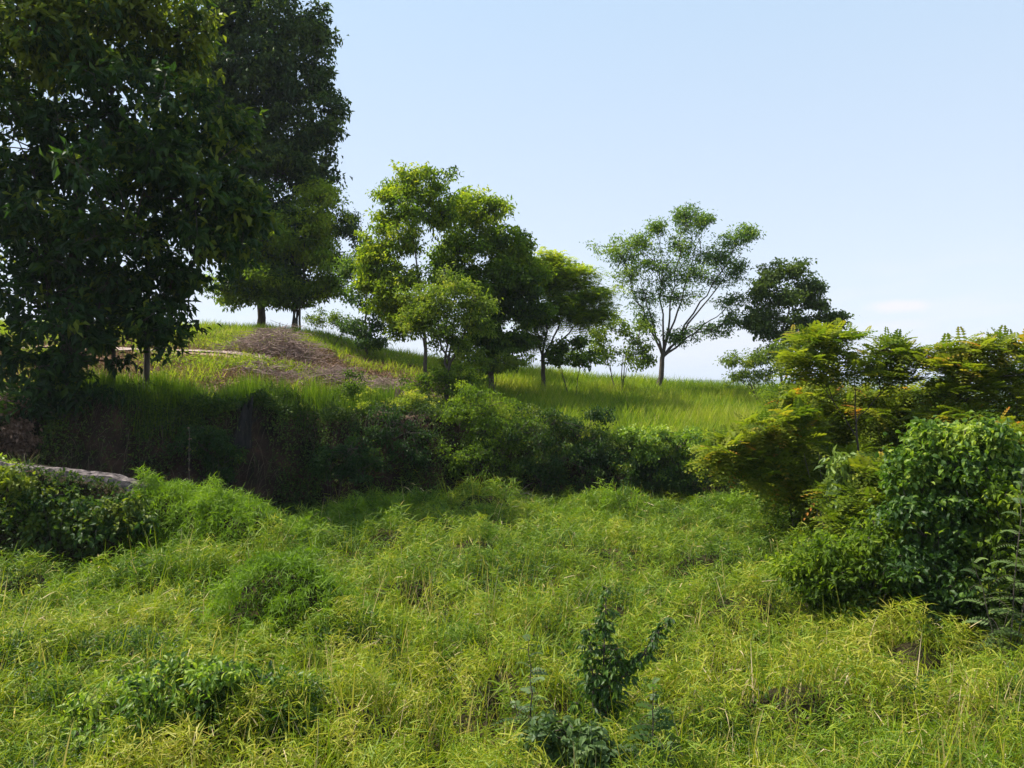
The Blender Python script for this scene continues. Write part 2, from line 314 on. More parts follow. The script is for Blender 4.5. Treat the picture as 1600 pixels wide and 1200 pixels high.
# ------------------------------------------------------------------ the stone ledge at the left
def make_ledge():
    g = rng(51); lx = np.arange(-19.5, -9.6, .11); t = np.linspace(0, 1, 15); sp = Soup(); V = []
    for j, tt in enumerate(t):
        y = 20.4 + .25 * (fbm(lx * .5, 0 * lx, 9) - .5) + np.interp(lx, [-40, -18, -10], [-1.5, 0, .3]) - .58 + .62 * tt
        top = ledge_h(lx) + .04 + .14 * (fbm(lx * 1.1, lx * 0 + tt * 1.3, 41) - .5) + .12 * (fbm(lx * 4, lx * 0 + tt * 7, 43) - .5)
        edge = min(tt, 1 - tt) * 8
        z = top - .30 * (1 - min(1, edge))
        y = y + .28 * (fbm(lx * 1.7, lx * 0 + 3 * tt, 47) - .5)
        V.append(np.stack([lx, y, z], 1))
    V = np.concatenate(V); nx = len(lx); i = np.arange(len(V)).reshape(len(t), nx); a, b, c, d = i[:-1, :-1].ravel(), i[:-1, 1:].ravel(), i[1:, 1:].ravel(), i[1:, :-1].ravel()
    sp.add(V, np.concatenate([np.stack([a, b, c], 1), np.stack([a, c, d], 1)]), 0.)
    o = sp.build('stone_ledge', M['rock'], loc=(-14, 20.4, 2.2))
    tag(o, 'pale crumbling stone ledge above the dark creepers at the left edge', 'ledge')
make_ledge()
# dirt path across the hill
def make_path():
    lx = np.arange(-32, -12.5, .3); V = []
    for j in range(5):
        y = 40.2 + .5 * np.sin(lx * .3) + .3 * (lx + 12.5) * -.02 + (j - 2) * .2 + .2 * (fbm(lx, lx * 0 + j, 3) - .5)
        V.append(np.stack([lx, y, H(lx, y) + .07], 1))
    V = np.concatenate(V); nx = len(lx); i = np.arange(len(V)).reshape(5, nx); a, b, c, d = i[:-1, :-1].ravel(), i[:-1, 1:].ravel(), i[1:, 1:].ravel(), i[1:, :-1].ravel()
    sp = Soup(); sp.add(V, np.concatenate([np.stack([a, b, c], 1), np.stack([a, c, d], 1)]), 0.)
    tag(sp.build('dirt_path', solidmat('path_dirt', [(.3, (.20, .13, .10)), (.7, (.48, .38, .34))], 2), smooth=True), kind='structure')
make_path()

# ------------------------------------------------------------------ trees
def skeleton(sp, g, base, blobs, r0, lean=(0, 0), split=.35, stems=1, spread=.25, sub=9, fork=None):
    """trunk(s) and limbs; returns list of (end point, limb points) per blob"""
    base = np.array(base, float); bl = np.array([b[:3] for b in blobs], float); topz = bl[:, 2].max()
    ctr = bl.mean(0); limbs = []
    hts = topz - base[2]
    tr = []
    if fork:
        fp, ends = np.array(fork[0], float), fork[1]; P = wob(curve(base - [0, 0, .3], (base + fp) / 2 + [lean[0], lean[1], 0], fp, 8), g, r0 * .1); rr = r0 * (1 - .25 * np.linspace(0, 1, 8)); rr[0] *= 1.3; tubes(sp, P[None], rr[None], .5, 8)
        for e in ends:
            e = np.array(e, float); m = fp * .45 + e * .55; m[:2] = fp[:2] * .42 + e[:2] * .58; ln = np.linalg.norm(e - fp)
            Q = wob(curve(fp - [0, 0, r0], m + [0, 0, -.02 * ln], e, 12), g, .012 * ln); q = r0 * .62 * (1 - .8 * np.linspace(0, 1, 12) ** .8) / (len(ends) ** .15); tubes(sp, Q[None], q[None], .5, 7); tr.append((Q, q))
        stems = len(ends)
    for s in range(stems if not fork else 0):
        a = g.uniform(0, 6.28); off = np.array([math.cos(a), math.sin(a), 0]) * spread * (stems > 1)
        p0 = base + off * .6 - [0, 0, .3]; p2 = np.array([ctr[0] * .55 + base[0] * .45, ctr[1] * .5 + base[1] * .5, base[2] + hts * .78]) + off * 3
        p1 = p0 * .5 + p2 * .5; p1[:2] = p0[:2] * .75 + p2[:2] * .25; p1[0] += lean[0]; p1[1] += lean[1]
        P = wob(curve(p0, p1, p2, 12), g, r0 * .22); rr = r0 / math.sqrt(stems) * (1 - .82 * np.linspace(0, 1, 12) ** .9); rr[0] *= 1.35
        tubes(sp, P[None], rr[None], .5, 8); tr.append((P, rr))
    order = sorted(range(len(blobs)), key=lambda i: np.linalg.norm(bl[i] - tr[0][0][4])); got = {}
    for i in order:
        c = bl[i]; P, rr = tr[g.integers(stems)]
        zt = base[2] + (c[2] - base[2]) * g.uniform(split, split + .22); k = int(np.clip(np.searchsorted(P[:, 2], zt), 1, 10))
        s = P[k]; pr = rr[k]; best = np.linalg.norm(c - s) * .80
        if fork:
            best = 1e9
            for (Q, q) in tr:
                for j in (3, 5, 7, 9, 10):
                    dd = np.linalg.norm(c - Q[j])
                    if Q[j][2] < c[2] - .15 * dd and dd < best: best = dd; s = Q[j]; pr = q[j]
            if best > 1e8: s = tr[0][0][3]; pr = tr[0][1][3]; best = np.linalg.norm(c - s)
        for (Q, q) in got.values():
            for j in (2, 3, 4, 5):
                dd = np.linalg.norm(c - Q[j])
                if Q[j][2] < c[2] - .25 * dd and dd < best: best = dd; s = Q[j]; pr = q[j]
        ln = np.linalg.norm(c - s); r = min(pr * .72, .012 + .016 * ln * (1 + 2 * r0))
        m = s * .5 + c * .5; m[:2] = s[:2] * .4 + c[:2] * .6
        LP = wob(curve(s, m, c, 8), g, .018 * ln); lr = np.linspace(r, max(.006, r * .3), 8)
        tubes(sp, LP[None], lr[None], .5, 6); got[i] = (LP, lr)
    limbs = [got[i][0] for i in range(len(blobs))]
    return limbs
def canopy(g, crown, wood, blobs, limbs, leaf=(.2, .09), per=26, spacing=.62, cr=.28, nsub=9, subr=.42, tone=.5, tvar=.22, droop=.5, kind='leaf', tmpl=LEAF4,
           hi=0.0, keep=1.0, frond=None, twig=.006, reach=.9, flat=1.0):
    for bi, b in enumerate(blobs):
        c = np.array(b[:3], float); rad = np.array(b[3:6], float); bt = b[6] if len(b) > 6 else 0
        ns = max(3, int(nsub * (b[7] if len(b) > 7 else 1)))
        sd = rdir(ns, g); sc = c + sd * rad * (g.uniform(.2, reach, (ns, 1)))
        sr = rad[None] * subr * g.uniform(.6, 1.3, (ns, 1)) * np.array([[1, 1, flat]])
        LP = limbs[bi] if limbs else None
        if LP is not None:
            st = LP[g.integers(4, 8, ns)]; md = (st + sc) / 2 + g.normal(0, .05, sc.shape); md[:, 2] += .04
            tubes(wood, np.stack([st, md, sc], 1), np.tile([[twig * 3, twig * 2.4, twig * 1.5]], (ns, 1)), .5, 4)
        for k in range(ns):
            vol = 4.19 * sr[k].prod(); n = max(4, int(vol / (spacing * DENS) ** 3 * keep + g.random()))
            n = min(n, 900)
            q = sc[k] + rdir(n, g) * sr[k] * (g.random((n, 1)) ** .45)
            if wood is not None:
                tm = (q + sc[k]) / 2 + g.normal(0, .03, q.shape)
                tubes(wood, np.stack([np.repeat(sc[k][None], n, 0), tm, q], 1), np.tile([[twig * 1.2, twig, twig * .6]], (n, 1)), .5, 3)
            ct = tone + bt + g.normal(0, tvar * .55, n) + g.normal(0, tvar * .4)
            if kind == 'leaf':
                m = int(per * CPER); out = nrm(q - sc[k] + g.normal(0, .1, q.shape)); 
                P = np.repeat(q, m, 0) + g.normal(0, cr * CCR, (n * m, 3)) * [1, 1, .6]
                D = np.repeat(out, m, 0) * .6 + rdir(n * m, g) * .9; D[:, 2] -= droop
                T = np.clip(np.repeat(ct, m) + g.normal(0, tvar * .35, n * m), 0, 1); s = g.uniform(.65, 1.25, n * m)
                leaves(crown, P, D, leaf[0] * s * 1.18, leaf[1] * s * 1.2, T, g, tmpl)
            else:
                m = per; out = nrm((q - sc[k]) * [1, 1, .4] + g.normal(0, .1, q.shape))
                P = np.repeat(q, m, 0) + g.normal(0, cr, (n * m, 3)) * [1, 1, .35]
                D = np.repeat(out, m, 0) * .8 + rdir(n * m, g) * [1, 1, .35] * .9; D[:, 2] += frond.get('rise', .1)
                T = np.clip(np.repeat(ct, m) + g.normal(0, tvar * .35, n * m), 0, 1); s = g.uniform(.7, 1.25, n * m)
                fronds(crown, P, D, frond['L'] * s, frond['W'] * s, frond.get('droop', .35), T, g, frond.get('pairs', 8), frond.get('leaflet', .6), frond.get('tip', .2))
def tree(name, label, cat, base, blobs, mat, seed, r0=.2, bark='bark', stems=1, spread=.25, lean=(0, 0), split=.35, group=None, fork=None, **kw):
    g = rng(seed); root = thing(name, label, cat, base, group); cw, wd = Soup(), Soup()
    limbs = skeleton(wd, g, base, blobs, r0, lean, split, stems, spread, fork=fork)
    canopy(g, cw, wd, blobs, limbs, **kw)
    wd.build('trunk', M[bark], root, smooth=True); cw.build('crown', M[mat], root); return root
def pxblobs(D, lst):
    """each (px, py, rpx, rpy, depth offset, tone) at distance D, as world ellipsoids"""
    out = []
    for it in lst:
        px, py, rx, ry = it[:4]; dd = it[4] if len(it) > 4 else 0; bt = it[5] if len(it) > 5 else 0; q = it[6] if len(it) > 6 else 1  # blob tone also paints light: tops lighter, undersides darker
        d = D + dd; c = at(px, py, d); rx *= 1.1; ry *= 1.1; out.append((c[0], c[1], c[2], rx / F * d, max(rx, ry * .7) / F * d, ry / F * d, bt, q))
    return out
def gbase(px, D, dz=0): x = (px - 800) / F * D; return (x, D, float(H(x, D)) + dz)

# 1 great broadleaf tree at the left; sunlit top painted in lighter blob tones
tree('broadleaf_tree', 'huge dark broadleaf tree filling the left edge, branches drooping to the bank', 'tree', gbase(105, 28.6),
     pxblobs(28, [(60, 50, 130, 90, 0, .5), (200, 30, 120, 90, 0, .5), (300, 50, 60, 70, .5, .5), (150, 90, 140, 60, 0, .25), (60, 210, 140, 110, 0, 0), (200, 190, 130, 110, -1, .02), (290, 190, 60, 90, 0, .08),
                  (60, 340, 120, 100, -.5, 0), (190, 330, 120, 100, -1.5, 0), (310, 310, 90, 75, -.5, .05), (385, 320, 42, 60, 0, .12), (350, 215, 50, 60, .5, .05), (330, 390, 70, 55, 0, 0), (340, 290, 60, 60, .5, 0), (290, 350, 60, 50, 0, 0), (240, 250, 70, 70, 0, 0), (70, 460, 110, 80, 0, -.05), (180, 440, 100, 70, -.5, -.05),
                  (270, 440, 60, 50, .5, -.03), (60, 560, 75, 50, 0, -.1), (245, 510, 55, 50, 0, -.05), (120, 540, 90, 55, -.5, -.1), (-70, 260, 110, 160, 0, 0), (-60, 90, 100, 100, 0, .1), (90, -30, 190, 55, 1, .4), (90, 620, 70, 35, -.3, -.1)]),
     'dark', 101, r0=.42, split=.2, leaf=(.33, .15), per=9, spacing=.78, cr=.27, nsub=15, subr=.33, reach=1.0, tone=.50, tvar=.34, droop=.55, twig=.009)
# 2 tall dark tree behind it
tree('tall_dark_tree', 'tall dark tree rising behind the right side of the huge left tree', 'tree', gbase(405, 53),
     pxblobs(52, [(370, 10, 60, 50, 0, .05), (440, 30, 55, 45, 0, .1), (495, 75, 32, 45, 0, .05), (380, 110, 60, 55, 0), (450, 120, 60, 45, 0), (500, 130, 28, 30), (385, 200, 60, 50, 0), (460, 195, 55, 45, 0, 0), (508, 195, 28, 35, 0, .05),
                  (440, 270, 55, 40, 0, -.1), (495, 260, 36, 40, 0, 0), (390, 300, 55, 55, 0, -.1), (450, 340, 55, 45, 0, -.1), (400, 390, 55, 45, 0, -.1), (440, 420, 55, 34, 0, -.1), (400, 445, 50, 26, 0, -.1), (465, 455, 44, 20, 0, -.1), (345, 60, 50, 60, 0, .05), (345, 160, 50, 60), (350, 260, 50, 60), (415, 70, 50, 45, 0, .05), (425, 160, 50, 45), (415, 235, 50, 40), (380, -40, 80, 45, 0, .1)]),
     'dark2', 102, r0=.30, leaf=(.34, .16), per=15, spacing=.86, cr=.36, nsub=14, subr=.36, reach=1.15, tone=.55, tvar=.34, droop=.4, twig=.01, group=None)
# 3 mid-green tree under it; lit right edge painted by its blob tones
tree('mid_green_tree', 'mid green tree tucked under the tall dark tree, lit on its right edge', 'tree', gbase(462, 51.5),
     pxblobs(51, [(500, 305, 34, 35, 0, .3), (508, 350, 36, 38, 0, .25), (455, 385, 48, 40, 0, .1), (505, 400, 40, 32, 0, .1), (430, 435, 52, 28, 0, 0), (380, 440, 34, 28, 0, 0), (470, 330, 36, 34, 0, .15), (470, 450, 44, 24, 0, 0), (420, 370, 44, 38, -1, .05), (350, 455, 34, 20, 0, 0), (415, 460, 44, 20, 0, -.05), (510, 450, 30, 20, 0, .05)]),
     'mid', 103, r0=.16, stems=3, spread=.5, leaf=(.23, .105), per=20, spacing=.80, cr=.32, nsub=14, tone=.40, twig=.008)
# 4 thin stemmed airy tree
tree('open_branched_tree', 'open thin-branched tree on the skyline beside the mid green tree', 'tree', gbase(455, 52),
     pxblobs(52, [(545, 345, 25, 25, 0, .1), (560, 385, 28, 22, 0, .1), (525, 400, 30, 25, 0, 0), (550, 360, 22, 22), (510, 440, 35, 20, 0, 0), (475, 455, 25, 18), (545, 420, 22, 14)]),
     'dark2', 104, r0=.14, split=.15, stems=2, spread=.4, leaf=(.2, .09), per=14, spacing=.75, cr=.3, nsub=9, tone=.6, twig=.008)
# 5 small bushy tree
tree('small_bushy_tree', 'small bushy tree on the crest, left of the two-topped tree', 'tree', gbase(572, 46),
     pxblobs(46, [(553, 435, 30, 28, 0, .15), (580, 420, 24, 32, 0, .05), (570, 470, 32, 32, 0, -.1), (590, 505, 28, 28, 0, -.15), (560, 515, 30, 20, 0, -.1), (580, 535, 26, 14, 0, -.1)]),
     'cool', 105, r0=.1, leaf=(.18, .09), per=20, spacing=.7, cr=.26, nsub=8, tone=.45, twig=.008)
tree('crest_bush', 'pale green low bush on the crest beneath the open thin-branched tree', 'bush', gbase(515, 47),
     pxblobs(47, [(500, 500, 22, 14, 0, 0), (525, 497, 24, 16), (545, 510, 22, 14)]), 'light', 106, r0=.05, stems=3, spread=.4, leaf=(.14, .06), per=18, spacing=.55, cr=.22, nsub=6, tone=.35, twig=.007)
# 6 tall light tree left of the centre group; sunlit left side put into tone
tree('two_topped_tree', 'tall loose light green tree with a narrow upper crown, left of the dense dark tree', 'tree', gbase(668, 39),
     pxblobs(39, [(640, 285, 28, 26, 0, .05), (680, 295, 26, 30, 0, 0), (612, 300, 24, 20, 0, .1), (650, 330, 38, 30, 0, 0), (610, 345, 22, 20, 0, .1), (595, 385, 28, 25, 0, .15), (635, 380, 34, 30, 0, .05), (600, 430, 32, 30, 0, .1), (640, 440, 35, 30, 0, 0),
                  (610, 475, 38, 28, 0, 0), (650, 490, 36, 26, 0, -.05), (625, 505, 34, 18, .5, -.05), (570, 440, 18, 22, 0, .1), (600, 460, 30, 26, -.6, .1), (580, 400, 16, 16, 0, .1), (690, 330, 22, 30, 0, 0)]),
     'mid', 107, r0=.13, bark='bark', leaf=(.19, .08), per=18, spacing=.58, cr=.24, nsub=14, subr=.40, reach=1.05, tone=.52, tvar=.28, twig=.007)
# 7 young pale-leaved tree in front
tree('young_tree', 'young pale-leaved tree with a forked dark stem in front of the centre group', 'tree', gbase(697, 34.5),
     pxblobs(34.5, [(700, 445, 38, 26, 0, .1), (740, 470, 32, 26, 0, 0), (660, 468, 34, 26, 0, .1), (645, 500, 26, 20, 0, .1), (700, 490, 40, 26, 0, 0), (655, 505, 20, 16, 0, .05), (745, 505, 22, 22), (690, 525, 26, 16, 0, -.1), (720, 540, 20, 18, 0, -.1)]),
     'light', 108, r0=.13, bark='bark', fork=(at(700, 572, 34.5), [at(668, 470, 34.5 + 0.3), at(695, 455, 34.5 + -0.4), at(715, 450, 34.5 + 0.5), at(742, 480, 34.5 + -0.3)]), leaf=(.15, .06), per=16, spacing=.50, cr=.2, nsub=11, reach=1.1, tone=.40, tvar=.28, twig=.006)
# 8 dense dark tree; lit top and shaded underside painted in tone
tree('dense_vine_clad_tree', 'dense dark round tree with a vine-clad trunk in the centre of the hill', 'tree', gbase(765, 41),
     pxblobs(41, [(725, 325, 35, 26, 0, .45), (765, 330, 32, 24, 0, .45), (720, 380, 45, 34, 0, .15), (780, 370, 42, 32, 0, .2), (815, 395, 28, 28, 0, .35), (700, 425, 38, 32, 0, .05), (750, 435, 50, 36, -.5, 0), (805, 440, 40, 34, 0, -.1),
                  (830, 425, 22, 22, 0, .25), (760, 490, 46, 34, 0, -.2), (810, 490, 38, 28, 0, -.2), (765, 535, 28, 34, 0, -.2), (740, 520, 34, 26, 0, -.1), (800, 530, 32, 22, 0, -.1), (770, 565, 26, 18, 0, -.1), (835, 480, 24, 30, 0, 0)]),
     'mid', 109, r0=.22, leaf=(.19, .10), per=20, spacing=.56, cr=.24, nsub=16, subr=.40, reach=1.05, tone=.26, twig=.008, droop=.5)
# 9 feathery domed tree
tree('feathery_domed_tree', 'domed feathery-leaved tree just right of the dense dark tree', 'tree', gbase(850, 43),
     pxblobs(43, [(860, 410, 30, 18, 0, .25), (895, 430, 34, 20, 0, .2), (925, 460, 26, 20, 0, .1), (860, 440, 36, 22, 0, .0), (900, 465, 36, 20, 0, -.05), (870, 490, 30, 20, 0, -.1), (935, 490, 22, 20, 0, 0), (835, 500, 26, 22, 0, -.15), (825, 530, 24, 18, 0, -.15), (912, 495, 16, 16)]),
     'mid', 110, r0=.15, fork=(at(848, 556, 43), [at(835, 490, 43 + 0.5), at(862, 430, 43 + -0.5), at(905, 445, 43 + 0.8), at(930, 475, 43 + -0.4)]), kind='frond', per=16, spacing=.50, cr=.26, nsub=14, tone=.50, frond=dict(L=.46, W=.2, droop=.5, pairs=5, leaflet=.8, tip=.1), twig=.008)
# 10 low bushes right of it
tree('low_leafy_tree', 'low loose leafy tree between the domed feathery tree and the lone umbrella-shaped tree', 'tree', gbase(968, 46),
     pxblobs(46, [(935, 520, 22, 20, 0, .2), (965, 505, 26, 20, 0, .15), (995, 525, 24, 20, 0, .0), (945, 555, 30, 20, 0, .05), (985, 555, 28, 20, 0, .0), (1008, 560, 14, 18, 0, -.05), (900, 555, 26, 22, 0, -.2)]),
     'light', 111, r0=.09, stems=3, spread=.5, leaf=(.17, .09), per=16, spacing=.66, cr=.24, nsub=7, tone=.38, twig=.008)
tree('crest_shrub', 'dark small shrub at the foot of the domed feathery tree', 'bush', gbase(895, 42),
     pxblobs(42, [(880, 545, 20, 16), (905, 535, 18, 18), (905, 560, 26, 14), (870, 565, 18, 12)]), 'mid', 112, r0=.05, stems=3, spread=.3, leaf=(.17, .1), per=18, spacing=.55, cr=.2, nsub=6, tone=.25, twig=.007)
# 11 lone airy tree
tree('umbrella_shaped_tree', 'lone airy tree with fanned bare limbs and a leaning trunk on the skyline', 'tree', gbase(1029, 49),
     pxblobs(49, [(958, 385, 24, 16, 0, .25), (975, 405, 18, 18, 0, .1), (1027, 355, 10, 10, 0, .1), (1072, 335, 14, 10, 0, .1), (1075, 355, 26, 18, 0, .05), (1100, 345, 12, 8), (1170, 362, 16, 8, 0, .05), (1150, 375, 18, 12), (1060, 385, 30, 20, 0, .05),
                  (1020, 405, 26, 18, 0, .25), (1095, 395, 30, 22, 0, 0), (1130, 400, 28, 22, 0, 0), (990, 430, 24, 18, 0, .3), (1035, 435, 30, 20, 0, .05), (1080, 430, 30, 22, 0, 0), (1005, 465, 26, 16, 0, .05), (1055, 465, 30, 14, 0, 0), (1120, 440, 30, 18, 0, -.05),
                  (1155, 420, 18, 18, 0, 0), (1145, 470, 22, 12, 0, -.05), (1115, 515, 34, 9, 0, -.1), (1060, 525, 18, 12, 0, -.1), (1008, 500, 20, 16, 0, 0), (1135, 500, 18, 12, 0, -.1), (1000, 375, 10, 10, 0, .1)]),
     'cool', 113, r0=.19, bark='bark', fork=(at(1036, 553, 49), [at(968, 395, 49 + 1), at(1000, 440, 49 + -1.2), at(1032, 365, 49 + 0.6), at(1066, 360, 49 + -0.4), at(1095, 370, 49 + 1.2), at(1150, 385, 49 + -0.3), at(1135, 480, 49 + -1), at(1160, 395, 49 + 1.5)]), kind='leaf', leaf=(.18, .07), per=11, spacing=.74, cr=.30, nsub=13, subr=.46, reach=1.25, tone=.60, tvar=.30, droop=.25, twig=.008)
# 12 dark round tree with two stems
tree('rounded_dark_tree', 'dark glossy round-headed tree with slim twin stems, rightmost on the skyline', 'tree', gbase(1222, 48),
     pxblobs(48, [(1235, 420, 24, 20, 0, .15), (1205, 430, 24, 22, 0, .1), (1265, 445, 26, 24, 0, 0), (1185, 455, 20, 22, 0, .1), (1240, 465, 34, 26, 0, 0), (1280, 475, 24, 20, 0, -.05), (1195, 490, 24, 20, 0, 0), (1270, 505, 34, 20, 0, -.15), (1300, 500, 18, 14, 0, -.1),
                  (1175, 500, 18, 12, 0, 0), (1250, 530, 30, 20, 0, -.15), (1198, 520, 22, 16, 0, 0), (1230, 500, 30, 24, 0, -.1), (1215, 460, 26, 24, 0, 0), (1222, 550, 26, 18, 0, -.1)]),
     'dark2', 114, r0=.15, fork=(at(1222, 600, 48), [at(1195, 460, 48 + 0.4), at(1230, 430, 48 + -0.4), at(1268, 470, 48 + 0.3)]), leaf=(.2, .11), per=20, spacing=.78, cr=.26, nsub=9, reach=1.0, tone=.78, twig=.008)
tree('low_pale_tree', 'low pale green bushy tree under the dark round-headed tree', 'tree', gbase(1195, 45),
     pxblobs(45, [(1150, 565, 20, 14, 0, .15), (1175, 560, 22, 18, 0, .1), (1205, 550, 26, 24, 0, 0), (1235, 560, 24, 26, 0, -.1), (1200, 585, 34, 18, 0, -.05), (1155, 590, 24, 14, 0, .05), (1250, 590, 24, 20, 0, -.1)]),
     'light', 115, r0=.08, stems=4, spread=.5, leaf=(.15, .07), per=18, spacing=.6, cr=.22, nsub=8, tone=.32, twig=.008)

# left: reddish shrub beside the great tree
tree('reddish_shrub', 'reddish-brown leaved shrub under the huge left tree at the left edge', 'bush', gbase(22, 27),
     pxblobs(27, [(15, 640, 24, 18, 0, .2), (30, 665, 20, 20, 0, .2), (5, 690, 24, 20, 0, 0), (40, 690, 16, 14)]), 'dry', 116, r0=.04, stems=3, spread=.2, leaf=(.13, .07), per=16, spacing=.42, cr=.16, nsub=6, tone=.5, twig=.005)
for k, (px, D, top, r) in enumerate([(228, 30.5, 430, .13), (178, 29.8, 520, .09)]):
    g = rng(120 + k); b = np.array(gbase(px, D)); t = at(px + 6 - 10 * k, top - 90, D); sp = Soup(); root = thing('slim_tree', ['slim straight-trunked tree standing inside the huge left tree', 'thin sapling under the left tree between it and the slim straight-trunked tree'][k], 'tree', b)
    P = wob(curve(b - [0, 0, .3], (b + t) / 2, t, 9), g, .04); tubes(sp, P[None], np.linspace(r, r * .5, 9)[None], .5, 8)
    cw = Soup(); bl = pxblobs(D, [(px, top - 60, 45, 40, 0, 0), (px + 20, top - 20, 35, 30), (px - 25, top + 10, 30, 25)]); canopy(g, cw, sp, bl, [P[-8:]] * 3, leaf=(.22, .1), per=16, spacing=.6, cr=.24, nsub=6, tone=.3)
    sp.build('trunk', M['bark'], root, smooth=True); cw.build('crown', M['dark'], root)

# ------------------------------------------------------------------ shrubs on the bank
def shrub(name, label, px, D, lst, mat, seed, cat='bush', group=None, **kw):
    if group == BG: lst = [(l[0], l[1] - 4 + 22 * (l[0] > 820) + 8 * (l[0] > 960), l[2] * 1.1, l[3] * 1.15, -.5, (l[5] if len(l) > 5 else 0) + .10) for l in lst]  # lifts the bank bushes' tone so they look sunlit
    k = dict(r0=.04, stems=4, spread=.3, leaf=(.11, .055), per=18, spacing=.42, cr=.17, nsub=10, reach=1.25, subr=.36, tone=.4, tvar=.22, twig=.005, split=.1); k.update(kw)
    return tree(name, label, cat, gbase(px, D), pxblobs(D, lst), mat, seed, group=group, **k)
BG = 'bushes along the bank edge'
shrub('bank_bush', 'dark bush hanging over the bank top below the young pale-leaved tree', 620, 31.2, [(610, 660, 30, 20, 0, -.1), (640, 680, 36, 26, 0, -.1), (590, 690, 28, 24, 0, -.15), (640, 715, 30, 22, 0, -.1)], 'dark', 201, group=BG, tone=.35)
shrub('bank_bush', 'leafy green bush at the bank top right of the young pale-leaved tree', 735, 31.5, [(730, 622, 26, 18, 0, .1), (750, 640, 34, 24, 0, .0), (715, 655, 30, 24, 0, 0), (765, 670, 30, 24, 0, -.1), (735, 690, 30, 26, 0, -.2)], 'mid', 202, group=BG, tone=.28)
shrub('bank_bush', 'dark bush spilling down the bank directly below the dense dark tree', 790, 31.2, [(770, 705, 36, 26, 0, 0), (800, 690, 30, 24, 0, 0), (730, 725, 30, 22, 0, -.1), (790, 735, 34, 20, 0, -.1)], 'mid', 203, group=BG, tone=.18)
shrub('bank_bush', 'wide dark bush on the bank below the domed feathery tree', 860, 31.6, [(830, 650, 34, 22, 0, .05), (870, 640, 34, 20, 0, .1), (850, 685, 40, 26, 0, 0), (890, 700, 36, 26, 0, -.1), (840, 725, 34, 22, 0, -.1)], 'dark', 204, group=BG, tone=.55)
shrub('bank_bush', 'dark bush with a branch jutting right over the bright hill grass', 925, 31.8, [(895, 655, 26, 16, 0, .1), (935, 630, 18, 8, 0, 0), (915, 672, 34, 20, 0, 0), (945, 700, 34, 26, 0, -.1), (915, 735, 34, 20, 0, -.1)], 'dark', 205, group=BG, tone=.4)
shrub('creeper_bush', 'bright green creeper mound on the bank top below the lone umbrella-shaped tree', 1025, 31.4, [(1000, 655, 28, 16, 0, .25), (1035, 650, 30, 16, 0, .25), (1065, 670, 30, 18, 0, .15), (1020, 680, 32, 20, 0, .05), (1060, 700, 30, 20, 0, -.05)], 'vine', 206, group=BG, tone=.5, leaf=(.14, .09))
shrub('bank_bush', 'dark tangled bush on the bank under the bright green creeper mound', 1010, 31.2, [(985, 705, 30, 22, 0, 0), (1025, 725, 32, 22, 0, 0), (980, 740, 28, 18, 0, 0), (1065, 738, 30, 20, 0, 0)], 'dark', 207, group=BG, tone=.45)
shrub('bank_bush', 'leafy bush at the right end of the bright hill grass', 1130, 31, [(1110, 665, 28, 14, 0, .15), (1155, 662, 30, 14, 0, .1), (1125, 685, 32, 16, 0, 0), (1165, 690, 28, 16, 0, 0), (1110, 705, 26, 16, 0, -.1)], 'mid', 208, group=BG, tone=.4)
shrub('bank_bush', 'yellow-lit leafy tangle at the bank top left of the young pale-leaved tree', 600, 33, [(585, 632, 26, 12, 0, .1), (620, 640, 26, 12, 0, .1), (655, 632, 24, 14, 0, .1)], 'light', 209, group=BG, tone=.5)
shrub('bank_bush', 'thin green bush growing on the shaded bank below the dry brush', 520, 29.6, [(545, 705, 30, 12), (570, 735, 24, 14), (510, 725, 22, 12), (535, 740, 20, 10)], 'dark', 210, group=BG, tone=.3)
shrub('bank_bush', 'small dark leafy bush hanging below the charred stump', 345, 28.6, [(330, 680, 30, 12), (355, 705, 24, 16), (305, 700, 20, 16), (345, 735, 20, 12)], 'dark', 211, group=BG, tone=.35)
shrub('hill_bush', 'dark green leafy bush around the foot of the young pale-leaved tree', 700, 34.5, [(660, 595, 24, 16, 0, .0), (690, 585, 24, 18), (728, 588, 26, 18), (645, 615, 24, 14), (700, 608, 26, 14), (740, 605, 20, 14)], 'mid', 212, tone=.30)
shrub('hill_bush', 'small rounded dark grass-like bush on the hill under the dry brush', 550, 33, [(548, 605, 18, 20), (560, 620, 16, 14)], 'mid', 213, tone=.2)

# ------------------------------------------------------------------ feathery legume saplings, right
FG = 'feathery saplings on the right'
FR = dict(L=.62, W=.26, droop=.30, pairs=6, leaflet=.72, tip=.18, rise=.16)
def feather(label, px, D, lst, seed, **kw):
    lst = [(l[0], l[1], l[2] * 1.12, l[3] * .95, l[4] if len(l) > 4 else 0, (l[5] if len(l) > 5 else 0) * .55) for l in lst]
    k = dict(r0=.035, stems=1, spread=.3, kind='frond', per=7, spacing=.40, cr=.10, nsub=10, subr=.50, flat=.40, reach=1.1, tone=.34, tvar=.24, twig=.005, split=.2, frond=FR, bark='bark'); k.update(kw)
    return tree('feathery_sapling', label, 'sapling', gbase(px, D), [b for b in pxblobs(D, lst)], 'feather', seed, group=FG, **k)
feather('slender feathery sapling with two orange-tipped tops against the sky', 1345, 22, [(1270, 528, 34, 12, 0, .3), (1300, 525, 28, 10, 0, .1), (1255, 565, 28, 14, 0, .2), (1290, 560, 34, 22, 0, 0), (1280, 590, 30, 14, 0, .1), (1385, 545, 36, 14, 0, .15), (1360, 575, 34, 14, 0, 0),
         (1405, 560, 22, 14, 0, .05), (1390, 590, 26, 10, 0, 0)], 301, r0=.06, split=.45, nsub=7, spacing=.46, per=6)
